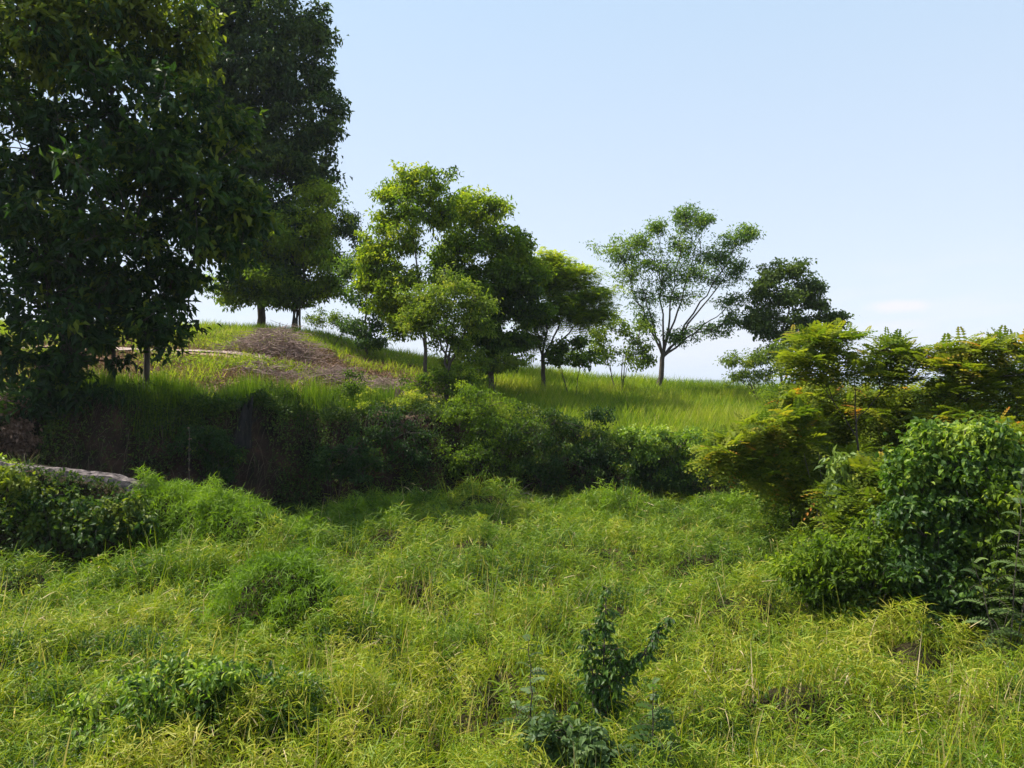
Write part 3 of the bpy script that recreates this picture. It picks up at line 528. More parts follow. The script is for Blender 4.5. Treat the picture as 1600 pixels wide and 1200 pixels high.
feather('tall feathery sapling with rusty tips at the right edge against the sky', 1560, 21, [(1515, 545, 34, 14, 0, .25), (1480, 575, 24, 10, 0, .2), (1575, 550, 34, 18, 0, .3), (1540, 590, 45, 24, 0, .05), (1500, 610, 40, 20, 0, 0), (1585, 610, 36, 30, 0, .1), (1550, 650, 50, 24, 0, 0), (1640, 580, 40, 40, 0, .1), (1625, 660, 40, 30, 0, 0), (1490, 650, 34, 18)], 302, stems=3, r0=.05)
feather('middle feathery thicket plant, dark green below the slender two-topped sapling', 1300, 25, [(1250, 620, 34, 14, 0, .2), (1290, 615, 34, 14, 0, .25), (1330, 630, 36, 16, 0, .1), (1380, 620, 36, 16, 0, .1), (1280, 655, 40, 22, 0, -.1), (1340, 670, 40, 24, 0, -.15), (1300, 700, 40, 22, 0, -.15), (1250, 680, 30, 20, 0, -.05)], 303, stems=3)
feather('feathery sapling filling the gap between the two-topped one and the right-edge one', 1430, 24, [(1430, 615, 36, 14, 0, .0), (1395, 640, 34, 18, 0, .1), (1450, 650, 38, 20, 0, .05), (1410, 680, 36, 22, 0, -.05), (1470, 690, 40, 20, 0, 0), (1380, 710, 34, 22, 0, -.1), (1470, 620, 28, 14, 0, .15)], 304, stems=3)
feather('low spreading feathery sapling reaching left over the bank end', 1285, 21.5, [(1130, 700, 28, 10, 0, .15), (1165, 690, 32, 12, 0, .1), (1125, 722, 24, 9, 0, .15), (1200, 670, 34, 14, 0, .1), (1240, 660, 34, 16, 0, .05), (1200, 715, 36, 14, 0, .05), (1245, 700, 34, 18, 0, .05), (1215, 745, 34, 12, 0, .1), (1270, 740, 32, 18, 0, 0), (1310, 725, 34, 20, 0, .05),
         (1340, 740, 28, 16, 0, .15), (1180, 740, 26, 9, 0, 0)], 305, stems=3, r0=.06, split=.05, bark='palebark')
feather('shaded feathery sapling at the foot of the thicket, left of the vine-draped bush', 1345, 19.5, [(1320, 770, 30, 16, 0, -.05), (1360, 760, 30, 18, 0, 0), (1395, 745, 28, 20, 0, 0), (1345, 800, 28, 14, 0, -.1), (1390, 790, 26, 16, 0, -.1)], 306, stems=3)
feather('small feathery sapling above the dark low leafy bush, right of the pale drooping shrub', 1400, 17.8, [(1385, 735, 30, 16, 0, .1), (1410, 765, 30, 18, 0, 0), (1370, 785, 26, 14, 0, -.05), (1395, 810, 30, 16, 0, -.1), (1330, 815, 24, 10, 0, 0)], 316, stems=2)
feather('feathery sapling at the meadow edge hiding the red soil, below the low spreading one', 1250, 23, [(1235, 760, 26, 12, 0, .05), (1280, 775, 28, 12, 0, 0), (1300, 800, 26, 10, 0, 0), (1215, 735, 26, 12, 0, .05)], 317, stems=2)
feather('olive feathery sapling behind the vine-draped bush, below the rusty right-edge tips', 1590, 18.5, [(1560, 690, 34, 16, 0, .2), (1600, 680, 34, 20, 0, .25), (1640, 700, 40, 30), (1590, 720, 34, 20, 0, .05)], 307, stems=2)
shrub('green_shrub', 'fresh green shrub beyond the left tip of the feathery thicket', 1220, 29, [(1210, 625, 24, 18, 0, .1), (1235, 620, 20, 16, 0, .1), (1215, 655, 24, 18, 0, -.05)], 'mid', 308, tone=.45)
shrub('broad_leaved_shrub', 'shrub with large pale drooping leaves in front of the low feathery sapling', 1340, 18.6, [(1325, 735, 22, 18, 0, .1), (1350, 750, 24, 18, 0, .1), (1335, 775, 22, 14, 0, 0), (1318, 720, 12, 12, 0, .25)], 'grey', 309, leaf=(.24, .09), per=4, spacing=.42, tone=.75, tmpl=LEAF6)

# vine-draped bushes near right
shrub('vine_draped_bush', 'tall bush draped in bright heart-leaved vine near the right edge', 1470, 14.2,
      [(1432, 712, 24, 26, 0, .3), (1452, 685, 16, 16, 0, .3), (1490, 690, 26, 20, 0, .45), (1530, 695, 24, 24, 0, .35), (1548, 676, 12, 16, 0, .3), (1565, 735, 30, 30, .3, .2), (1435, 740, 34, 36, 0, .15), (1490, 745, 44, 40, -.2, .0), (1540, 750, 36, 40, 0, 0), (1450, 810, 42, 40, -.2, -.05), (1510, 820, 44, 44, 0, -.15),
       (1420, 870, 36, 40, -.2, -.1), (1470, 890, 44, 44, -.2, -.15), (1440, 950, 40, 36, -.1, -.2), (1500, 950, 40, 34, 0, -.2)], 'vine', 310, leaf=(.11, .07), per=13, spacing=.33, cr=.16, nsub=20, subr=.27, reach=1.2, tone=.38, tvar=.3, tmpl=LEAF6, twig=.004)
shrub('dark_leafy_bush', 'dark low leafy bush at the foot of the vine-draped bush, on its left', 1350, 14.6,
      [(1400, 830, 34, 24, 0, .2), (1350, 850, 44, 26, 0, .1), (1310, 880, 36, 28, 0, .0), (1360, 895, 46, 34, -.2, -.05), (1300, 925, 30, 26, 0, -.1), (1350, 945, 44, 28, -.2, -.15), (1400, 930, 36, 40, 0, -.15), (1270, 915, 22, 22, 0, 0), (1290, 860, 34, 20, .2, .2), (1250, 880, 26, 14, .2, .25), (1400, 970, 50, 26, -.3, -.1), (1330, 970, 36, 18, -.2, 0), (1440, 985, 40, 24, -.2, -.15)], 'mid', 311, leaf=(.12, .055), per=10, spacing=.30, cr=.16, nsub=18, subr=.28, reach=1.15, tone=.27, tmpl=LEAF6, twig=.004)
shrub('dark_leafy_bush', 'dark bush in the deep shade at the right edge behind the large-fronded plant', 1580, 13.6,
      [(1560, 780, 36, 40, 0, .1), (1600, 820, 44, 50, 0, 0), (1550, 870, 44, 44, 0, -.1), (1600, 920, 44, 50, 0, -.1), (1545, 960, 36, 30, 0, -.2), (1650, 800, 50, 80, 0, 0), (1640, 930, 50, 60)], 'mid', 312, leaf=(.12, .06), per=10, spacing=.32, cr=.16, nsub=18, subr=.28, reach=1.15, tone=.27, tmpl=LEAF6, twig=.004)

def frond_plant(name, label, px, D, ztop, seed, mat='grey', n=16, L=.45, W=.2, pairs=8, lean=0.0, group=None, width=.1, tone=.45, zlo=.15, leaflet=.8, stemr=.015, extra=None, droop=.6):
    g = rng(seed); b = np.array(gbase(px, D)); root = thing(name, label, 'plant', b, group); st, cw = Soup(), Soup()
    stems = [(b, b + [lean, 0, ztop - b[2]])] + ([(b + [0, 0, e[0]], b + np.array(e[1:4])) for e in (extra or [])])
    for (p0, p2) in stems:
        P = wob(curve(p0 - [0, 0, .1], (p0 + p2) / 2 + [0, 0, .05], p2, 10), g, .012); tubes(st, P[None], np.linspace(stemr, .004, 10)[None], .5, 6)
        hl = np.linalg.norm(p2 - p0); m = max(5, int(n * hl / (ztop - b[2]))); t = np.linspace(zlo, 1, m) ** 1.0
        idx = t * 9; i0 = np.clip(idx.astype(int), 0, 8); fr = (idx - i0)[:, None]; A = P[i0] * (1 - fr) + P[i0 + 1] * fr
        an = np.arange(m) * 2.4 + g.normal(0, .4, m); s = (1 - .55 * t ** 2) * g.uniform(.75, 1.15, m)
        Dv = np.stack([np.cos(an), np.sin(an), .25 + .9 * t ** 3], 1)
        LL = L * s; 
        fronds(cw, A, Dv, LL, W * s, droop, np.clip(tone + g.normal(0, .16, m), 0, 1), g, pairs, leaflet, .05, .25)
        K = np.linspace(0, 1, 5); Dn = nrm(Dv); PT = A[:, None] + Dn[:, None] * (LL[:, None, None] * K[None, :, None]); PT[:, :, 2] -= droop * LL[:, None] * K[None] ** 2
        tubes(st, PT, np.tile(np.linspace(.005, .002, 5), (m, 1)), .5, 3)
    st.build('stem', M['bark'], root, smooth=True); cw.build('foliage', M[mat], root); return root
frond_plant('large_fronded_plant', 'plant with big grey-green fronds hanging at the lower right edge', 1575, 12.6, 3.0, 401, n=30, L=.70, W=.32, pairs=10, lean=.25, tone=.7, leaflet=.75, extra=[(0, -.5, .1, 1.9), (0, .6, 0, 2.6), (0, .2, -.4, 1.3)])
def leafy_plant(name, label, px, D, stems, seed, mat, n=60, leaf=(.13, .065), tone=.4, r=.018):
    """stems: (dx, dy, dz0, ex, ey, ez) offsets from the base; drooping leaf sprays all along"""
    g = rng(seed); b = np.array(gbase(px, D)); root = thing(name, label, 'plant', b); st, cw = Soup(), Soup()
    for (dx, dy, dz, ex, ey, ez, wd) in stems:
        p0 = b + [dx, dy, dz]; p2 = b + [ex, ey, ez]; P = wob(curve(p0, (p0 + p2) / 2 + [0, 0, .06], p2, 10), g, .018); tubes(st, P[None], np.linspace(r, .004, 10)[None], .5, 6)
        hl = np.linalg.norm(p2 - p0); m = int(n * hl); t = g.uniform(.12, 1, m); idx = t * 9; i0 = np.clip(idx.astype(int), 0, 8); fr = (idx - i0)[:, None]; A = P[i0] * (1 - fr) + P[i0 + 1] * fr
        a = dist(g, m); ln = wd * g.uniform(.35, 1.1, m) * (1 - .6 * t ** 2); Dv = nrm(np.stack([np.cos(a), np.sin(a), g.uniform(-.1, .7, m)], 1)); K = np.linspace(0, 1, 4)
        PT = A[:, None] + Dv[:, None] * (ln[:, None, None] * K[None, :, None]); PT[:, :, 2] -= .35 * ln[:, None] * K[None] ** 2; tubes(st, PT, np.tile(np.linspace(.005, .002, 4), (m, 1)), .5, 3)
        for q in range(6):
            u = .35 + .13 * q; Q = A + Dv * (ln * u)[:, None]; Q[:, 2] -= .35 * ln * u * u; sd = rdir(m, g) * [1, 1, .3]; D2 = Dv * .5 + sd * .8; D2[:, 2] -= .75
            s_ = g.uniform(.6, 1.25, m) * (1 - .35 * t); leaves(cw, Q, D2, leaf[0] * s_, leaf[1] * s_, np.clip(tone + g.normal(0, .2, m), 0, 1), g, LEAF6, .4)
    st.build('stem', M['bark'], root, smooth=True); cw.build('foliage', M[mat], root); return root
leafy_plant('dark_sapling', 'dark upright leafy sapling with a side branch, lower middle of the meadow', 935, 10.1, [(0, 0, -.1, .12, .1, 2.25, .30), (.02, 0, .75, 1.0, .1, 1.85, .16), (0, 0, .2, -.14, .0, 1.75, .26), (0, 0, 0, .22, -.1, 1.5, .26), (0, 0, 0, -.3, -.1, .8, .24)], 402, 'vine', n=50, tone=.34)
frond_plant('pinnate_weed', 'grey-green weed with ribbed fronds left of the dark upright sapling', 832, 9.9, 1.15, 403, n=20, L=.42, W=.24, pairs=7, lean=-.05, tone=.62, leaflet=.95, extra=[(.1, -.3, .1, .75), (.1, .28, -.1, .6)])
frond_plant('pinnate_weed', 'bushy dark green weed at the bottom right of the dark upright sapling', 1020, 9.0, .95, 404, n=30, L=.38, W=.26, pairs=5, tone=.4, leaflet=1.2, mat='cool', extra=[(.05, -.35, .05, .7), (.05, .3, .1, .8), (0, .0, -.3, .6)])
shrub('low_weed_patch', 'low dark weed patch at the bottom between the two pinnate weeds', 920, 9.2, [(880, 1140, 50, 24, 0, .1), (950, 1165, 46, 24, 0, .0), (890, 1185, 50, 20, 0, 0)], 'grey', 405, leaf=(.10, .06), per=12, spacing=.2, cr=.09, nsub=9, tone=.5, tmpl=LEAF6, r0=.012, twig=.003)
shrub('creeper_patch', 'broad dark leafy creeper patch in the lower left foreground', 350, 9.7,
      [(300, 1040, 50, 16, .2, .25), (365, 1052, 50, 18, 0, .2), (235, 1075, 56, 22, 0, .25), (140, 1110, 50, 20, 0, .2), (320, 1095, 60, 26, 0, .0), (420, 1085, 50, 24, 0, -.1), (475, 1120, 40, 22, 0, -.1), (440, 1145, 50, 26, 0, -.2), (190, 1130, 56, 26, 0, .15), (100, 1160, 50, 24, 0, .15), (360, 1160, 60, 24, 0, -.15), (270, 1165, 56, 24, 0, .1), (500, 1175, 40, 16, 0, 0)],
      'vine', 406, leaf=(.10, .045), per=10, spacing=.24, cr=.11, nsub=9, tone=.5, tvar=.3, tmpl=LEAF6, r0=.012, twig=.003)
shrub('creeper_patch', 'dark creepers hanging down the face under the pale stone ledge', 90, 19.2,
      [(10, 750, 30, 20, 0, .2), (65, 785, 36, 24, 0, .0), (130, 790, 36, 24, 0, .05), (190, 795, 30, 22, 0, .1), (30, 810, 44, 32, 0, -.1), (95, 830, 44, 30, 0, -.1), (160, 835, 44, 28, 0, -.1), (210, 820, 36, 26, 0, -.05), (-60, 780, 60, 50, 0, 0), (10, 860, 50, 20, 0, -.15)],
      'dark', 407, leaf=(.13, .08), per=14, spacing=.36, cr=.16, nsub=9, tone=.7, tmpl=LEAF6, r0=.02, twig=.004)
shrub('creeper_patch', 'creepers climbing onto the stone ledge in its upper left corner', 15, 20.5, [(0, 722, 20, 10, 0, .3), (-40, 730, 30, 20)], 'vine', 408, leaf=(.11, .06), per=12, spacing=.3, cr=.12, nsub=7, tone=.65, r0=.015)

# ------------------------------------------------------------------ dry brush, stump, hanging stem, palm
def brush(label, px, D, wx, h, seed, n=650):
    g = rng(seed); x0 = (px - 800) / F * D; sp = Soup(); x = x0 + g.normal(0, wx * .42, n); y = D + g.normal(0, wx * .28, n); hh = h * np.exp(-((x - x0) / (wx * .6)) ** 2) * g.random(n)
    P = np.stack([x, y, H(x, y) + .05 + hh], 1); D_ = rdir(n, g) * [1, 1, .38]; Ln = g.uniform(.4, 1.5, n)[:, None]
    Q = P + D_ * Ln; mid = (P + Q) / 2 + g.normal(0, .10, P.shape); Q[:, 2] = np.maximum(Q[:, 2], H(Q[:, 0], Q[:, 1]) + .03)
    tubes(sp, np.stack([P, mid, Q], 1), np.stack([g.uniform(.006, .02, n)] * 3, 1) * [1, .8, .4], .5, 4)
    if seed == 505: tag(sp.build('scattered_sticks', M['dryt'], loc=(x0, D, float(H(x0, D)))), label, 'sticks', kind='stuff')
    else: tag(sp.build('brush_pile', M['dryt'], loc=(x0, D, float(H(x0, D)))), label, 'brush pile', 'dry brush on the hill')
brush('big tangled pile of dry grey-brown branches on the hill crest', 430, 42, 3.4, 1.35, 501, 1300)
brush('flat strewn dry branches right of the big brush pile', 530, 38.5, 2.4, .55, 502, 520)
brush('sparse dry sticks scattered across the pinkish litter below the big brush pile', 430, 37, 3.4, .3, 505, 380)
brush('dry brown branch tangle on the slope left of the young pale-leaved tree', 605, 36, 2.2, .7, 503, 700)
brush('bare bleached twigs poking out of the bank below the dense dark tree', 810, 30.3, 1.0, .8, 504, 140)
def stump():
    g = rng(520); b = np.array(gbase(372, 29.6)); root = thing('charred_stump', 'charred jagged tree stump standing at the shaded bank edge', 'stump', b); sp = Soup(); b0 = b
    n = 12; a = np.arange(n) / n * 6.28
    hts = np.array([1.5, 1.75, 1.35, 1.6, 1.2, .9, .8, .95, 1.25, 1.5, 1.1, 1.3]) * .95
    V = []; rings = 6
    for k in range(rings):
        t = k / (rings - 1); r = .34 * (1 - .35 * t) + .14 * (1 - t) ** 3
        V.append(np.stack([b0[0] + r * np.cos(a) * (1 + .15 * np.sin(3 * a)) + .35 * t, b0[1] + r * np.sin(a), b0[2] - .4 + (hts + .4) * t], 1))
    for k in range(rings):
        t = 1 - k / (rings - 1); r = .26 * (1 - .3 * t); z = b0[2] - .1 + (hts) * t
        V.append(np.stack([b0[0] + r * np.cos(a) * .8 + .35 * t, b0[1] + r * np.sin(a) * .8, z], 1))
    V = np.concatenate(V); T = []
    for k in range(2 * rings - 1):
        for j in range(n): A, B = k * n + j, k * n + (j + 1) % n; T += [[A, B, B + n], [A, B + n, A + n]]
    sp.add(V, np.array(T), 0.); sp.build('stump_wood', M['charred'], root)
    rt = Soup(); aa = g.uniform(0, 6.28, 7); P0 = b0 + [0, 0, .15] + np.stack([np.cos(aa) * .3, np.sin(aa) * .3, aa * 0], 1); P2 = b0 + np.stack([np.cos(aa) * .9, np.sin(aa) * .9, aa * 0], 1)
    P2[:, 2] = H(P2[:, 0], P2[:, 1]) - .05; tubes(rt, np.stack([P0, (P0 + P2) / 2 + [0, 0, .05], P2], 1), np.tile([[.1, .07, .03]], (7, 1)), .5, 6); rt.build('root', M['charred'], root, smooth=True)
stump()
def dry_stem():
    g = rng(530); b = np.array(gbase(293, 24.5)); t = at(295, 668, 24.5); root = thing('dead_stalk', 'thin pale dead stalk standing in front of the shaded bank', 'plant', b); sp, lf = Soup(), Soup()
    P = wob(curve(b, (b + t) / 2 + [.06, 0, 0], t, 12), g, .02); tubes(sp, P[None], np.linspace(.014, .006, 12)[None], .5, 5)
    m = 46; i = g.integers(2, 12, m); leaves(lf, P[i] + g.normal(0, .02, (m, 3)), rdir(m, g) - [0, 0, .6], .07, .035, .9, g)
    sp.build('stalk', M['palebark'], root); lf.build('foliage', M['dry'], root)
dry_stem()
shrub('hill_bush', 'leafy weeds round the foot of the vine-clad dense dark tree', 765, 39, [(730, 560, 26, 14, 0, .2), (770, 562, 26, 14, 0, 0), (805, 560, 24, 12, 0, .2), (700, 570, 22, 12, 0, .1)], 'light', 214, tone=.35, leaf=(.14, .07))
def palm():
    g = rng(540); x, y = (1468 - 800) / F * 130, 130; b = np.array([x, y, float(H(x, y))]); t = at(1468, 594, 130); root = thing('palm_tree', 'small distant palm poking over the feathery thicket', 'tree', b); sp, cw = Soup(), Soup()
    P = wob(curve(b, (b + t) / 2 + [.3, 0, 0], t, 8), g, .1); tubes(sp, P[None], np.linspace(.3, .16, 8)[None], .5, 7)
    n = 22; a = np.arange(n) * 2.4; Dv = np.stack([np.cos(a), np.sin(a), g.uniform(-.1, 1.0, n)], 1); fronds(cw, np.repeat(t[None], n, 0), Dv, 3.0, 1.3, .5, .4, g, 16, .45, 0)
    sp.build('trunk', M['bark'], root); cw.build('crown', M['cool'], root)
palm()
# far wood beyond the hill on the right
def farwood():
    g = rng(550); cw = Soup(); n = 260; x = g.uniform(30, 130, n); y = g.uniform(110, 170, n); z = H(x, y)
    for k in range(n):
        h = g.uniform(3, 4.6 - .0) + 0; top = min(2.6, z[k] + 16 + g.normal(0, 2)); r = g.uniform(2, 4)
        m = 300; q = np.array([x[k], y[k], top - r]) + rdir(m, g) * [r, r, r] * (g.random((m, 1)) ** .3); leaves(cw, q, rdir(m, g), .8, .5, np.clip(g.normal(.4, .2, m), 0, 1), g)
        m = 120; q = np.array([x[k], y[k], 0]) + g.normal(0, 1.6, (m, 3)) * [1, 1, 0]; q[:, 2] = g.uniform(z[k], top - r, m); leaves(cw, q, rdir(m, g), .9, .5, .1, g)
    tag(cw.build('distant_wood', M['cool']), 'far dark green wood behind the thicket', 'wood', kind='stuff')
farwood()

# ------------------------------------------------------------------ grasses
def sample(n, x0, x1, y0, y1, g, margin=1.5):
    x = g.uniform(x0, x1, n); y = g.uniform(y0, y1, n); k = visible(x, y, margin); return x[k], y[k]
def blade_dir(g, n, up, azb=None):
    a = dist(g, n); return np.stack([np.cos(a), np.sin(a), np.full(n, 1.0) * up], 1)
def in_mound(x, y, b, s=1.1): bx, by, rx, ry, h = b; return ((x - bx) / rx) ** 2 + ((y - by) / ry) ** 2 < s * s
def on_ledge(x, y): return (x < -7.2) & (y > 18.6)
EMIT = lambda x, y: H(x, y)
def meadow():
    g = rng(601); sp = Soup()
    for (y0, y1, dens, sc) in [(7.0, 10.5, 1500, .9), (10.5, 15, 1150, 1.0), (15, 21, 860, 1.15), (21, 31.5, 640, 1.4)]:
        X = y1 * .7 + 5; n = int(dens * 2 * X * (y1 - y0)); x, y = sample(n, -X, X, y0, y1, g, 5)
        k = (y < toe(x) + .3) & ~on_ledge(x, y) & ~in_mound(x, y, BUMPS[0]) & ~in_mound(x, y, BUMPS[1])
        thin = (x > 8.5) & (y > 15); k &= ~(thin & (g.random(len(x)) < .5))
        x, y = x[k], y[k]; n = len(x)
        z = H(x, y); cl = fbm(x * 1.1, y * 1.1, 61); cl2 = fbm(x * .35, y * .35, 65); cl3 = vnoise(x * 3.1, y * 3.1, 67)
        cv = sstep(.25, .8, .6 * vnoise(x * 3.2, y * 3.2, 69) + .4 * vnoise(x * 6.7, y * 6.7, 68)); hz = (.0 + .26 * cl + .34 * cl3 + .46 * cv) * g.random(n) ** .38
        kk = g.random(n) < .07 + 1.1 * cv; x, y, z, cl, cl2, cl3, hz, cv = [q[kk] for q in (x, y, z, cl, cl2, cl3, hz, cv)]; n = len(x)
        # leafy grass: short broad blades off trailing stems
        up = g.normal(.5, .55, n); a = dist(g, n); D = np.stack([np.cos(a), np.sin(a), up], 1)
        lush = sstep(13, 22, y + 5 * (cl2 - .5)); tone = .50 - .16 * lush + .55 * (cl2 - .5) + .40 * (cl3 - .5) + .18 * (cv - .6) + g.normal(0, .12, n)
        tone = np.where(g.random(n) < .035 - .02 * lush, g.uniform(.86, 1, n), np.clip(tone, 0, .84))
        blades(sp, np.stack([x, y, z + hz], 1), D, g.uniform(.12, .36, n) * sc, g.uniform(.012, .026, n) * sc, g.uniform(.0, .8, n), tone, g, 2)
    tag(sp.build('meadow_grass', M['grass']), 'lush tangled yellow-green grass covering the meadow', 'grass', kind='stuff')
    # long arching blades
    sp = Soup()
    for (y0, y1, dens) in [(7, 12, 170), (12, 18, 90), (18, 31, 26)]:
        X = y1 * .7 + 5; x, y = sample(int(dens * 2 * X * (y1 - y0)), -X, X, y0, y1, g); pz = vnoise(x * .8, y * .8, 71)
        k = (y < toe(x)) & ~on_ledge(x, y) & (g.random(len(x)) < .25 + .9 * pz) & ~in_mound(x, y, BUMPS[0], .8) & ~in_mound(x, y, BUMPS[1], .8); x, y = x[k], y[k]; n = len(x)
        a = dist(g, n); s = g.uniform(.5, 1.5, n) * (.6 + .8 * vnoise(x * .5, y * .5, 73)); D = np.stack([np.cos(a), np.sin(a), g.uniform(1.2, 6, n)], 1)
        tone = np.clip(g.normal(.64, .13, n), 0, .84); tone = np.where(g.random(n) < .13 + .2 * (vnoise(x * .4, y * .4, 75) > .62), g.uniform(.86, 1, n), tone)
        blades(sp, np.stack([x, y, H(x, y) + .05], 1), D, .80 * s, g.uniform(.010, .022, n), g.uniform(.0, .8, n), tone, g, 5)
    for (y0, y1, dens) in [(7, 12, 13), (12, 18, 6), (18, 31, 2.2)]:
        X = y1 * .7 + 5; x, y = sample(int(dens * 2 * X * (y1 - y0)), -X, X, y0, y1, g); k = (y < toe(x)) & ~on_ledge(x, y) & (g.random(len(x)) < .1 + 1.3 * sstep(.4, .8, vnoise(x * .6, y * .6, 77))); x, y = x[k], y[k]; n = len(x); a = dist(g, n)
        D = np.stack([np.cos(a), np.sin(a), g.uniform(2.5, 9, n)], 1); tone = np.clip(g.normal(.68, .12, n), 0, .84); tone = np.where(g.random(n) < .2, g.uniform(.88, 1, n), tone)
        blades(sp, np.stack([x, y, H(x, y) + .05], 1), D, g.uniform(.8, 1.45, n), g.uniform(.018, .032, n), g.uniform(.0, .75, n), tone, g, 6)
    tag(sp.build('long_grass_blades', M['grass']), 'long arching grass blades standing above the meadow', 'grass', kind='stuff')
    # broad leaved weeds mixed in the foreground
    sp = Soup()
    for (y0, y1, dens) in [(7, 13, 900), (13, 20, 420), (20, 30, 120)]:
        X = y1 * .7 + 5; x, y = sample(int(dens * 2 * X * (y1 - y0)), -X, X, y0, y1, g); pz = fbm(x * .7, y * .7, 81)
        k = (pz > .53) & (y < toe(x)) & ~on_ledge(x, y) & ~in_mound(x, y, BUMPS[1]); x, y = x[k], y[k]; n = len(x)
        leaves(sp, np.stack([x, y, H(x, y) + .1 + .38 * g.random(n)], 1), rdir(n, g) * [1, 1, .6] + [0, 0, .1], g.uniform(.05, .10, n), g.uniform(.025, .045, n), np.clip(g.normal(.32, .2, n), 0, 1), g, LEAF6)
    tag(sp.build('meadow_weeds', M['vine']), 'small broad-leaved weeds mixed through the meadow grass', 'weeds', kind='stuff')
meadow()
def mound(i, label, seed, tone, dens=1500, sc=1.2):
    b = BUMPS[i]; bx, by, rx, ry, h = b; g = rng(seed); sp = Soup(); n = int(dens * 3.14 * rx * ry * 1.6); r = np.sqrt(g.random(n)) * 1.2; a = dist(g, n)
    x = bx + rx * r * np.cos(a); y = by + ry * r * np.sin(a); k = (x > -9.9) | (y < 18); x, y = x[k], y[k]; n = len(x); z = H(x, y); e = .05
    nx = -(H(x + e, y) - H(x - e, y)) / (2 * e); ny = -(H(x, y + e) - H(x, y - e)) / (2 * e)
    N = nrm(np.stack([nx, ny, np.ones(n)], 1)); c = fbm(x * 2, y * 2, 91); P = np.stack([x, y, z], 1) + N * (g.random(n) ** .6 * (.10 + .9 * c * c * vnoise(x * 4, y * 4, 93) * 2))[:, None]
    D = rdir(n, g) + N * .5 + [0, 0, .1]
    blades(sp, P, D, g.uniform(.10, .26, n) * sc, g.uniform(.014, .026, n) * sc, g.uniform(0, .6, n), np.clip(tone + .4 * (c - .5) + g.normal(0, .1, n), 0, .8), g, 2)
    tag(sp.build('grassy_mound', M['mound'], loc=(bx, by, float(H(bx, by)) - h)), label, 'grass mound', 'overgrown mounds')
mound(0, 'tall bushy bright green mound joined to the right end of the stone ledge', 611, .55, 2200, 1.25)
mound(3, 'broad green mound in front of the dark creepers on the left meadow', 613, .50, 1700, 1.1)
mound(4, 'rounded grassy mound at the far meadow edge below the young pale-leaved tree', 614, .58, 1100, 1.5)
mound(6, 'lush mound at the far meadow edge below the domed feathery tree', 615, .58, 1000, 1.5)
mound(7, 'wide lush mound at the far meadow edge left of the low feathery sapling', 616, .55, 900, 1.5)
mound(8, 'lush low mound on the right meadow behind the dark low leafy bush', 617, .5, 1100, 1.4)
mound(1, 'low round green mound with a dark right flank in the left middle meadow', 612, .50, 3600, 1.0)
def tufts():
    G = 'clumps of tall blades along the meadow edge'
    for k, (px, D, h, n, label) in enumerate([(703, 28.3, 1.25, 22, 'tall light blade clump at the meadow edge below the dense dark tree, left one'), (742, 28, .9, 14, 'short blade clump at the meadow edge between two taller clumps'), (822, 28.4, 1.0, 20, 'tall blade clump at the meadow edge below the domed feathery tree'),
            (1052, 28.4, .9, 14, 'blade clump at the meadow edge below the bright green creeper mound'), (65, 15.6, 1.2, 9, 'few tall bent reeds at the left edge in front of the dark creepers'), (228, 14.5, 1.4, 12, 'tall straight blade clump on the left meadow'),
            (1330, 12.6, 1.2, 12, 'pale dry blade clump in front of the dark low leafy bush'), (1270, 12.8, .7, 26, 'withered pinkish blade clump left of the dark low leafy bush'), (1550, 10.4, 1.0, 22, 'dry straw-coloured blade clump at the lower right')]):
        g = rng(620 + k); b = np.array(gbase(px, D)); sp = Soup(); a = dist(g, n); P = b + np.stack([np.cos(a) * .18 * g.random(n), np.sin(a) * .18 * g.random(n), np.zeros(n)], 1)
        Dv = np.stack([np.cos(a) * .3, np.sin(a) * .3, np.ones(n)], 1) + g.normal(0, .08, (n, 3)); dryness = k in (6, 7, 8); t = g.uniform(.86, 1, n) if dryness else np.clip(g.normal(.64, .08, n), 0, .84)
        blades(sp, P, Dv, h * 1.25 * g.uniform(.6, 1.1, n), g.uniform(.018, .032, n), g.uniform(0, .35, n) + (.3 if dryness else 0), t, g, 6)
        tag(sp.build('grass_clump', M['grass'], loc=b), label, 'grass clump', G)
tufts()
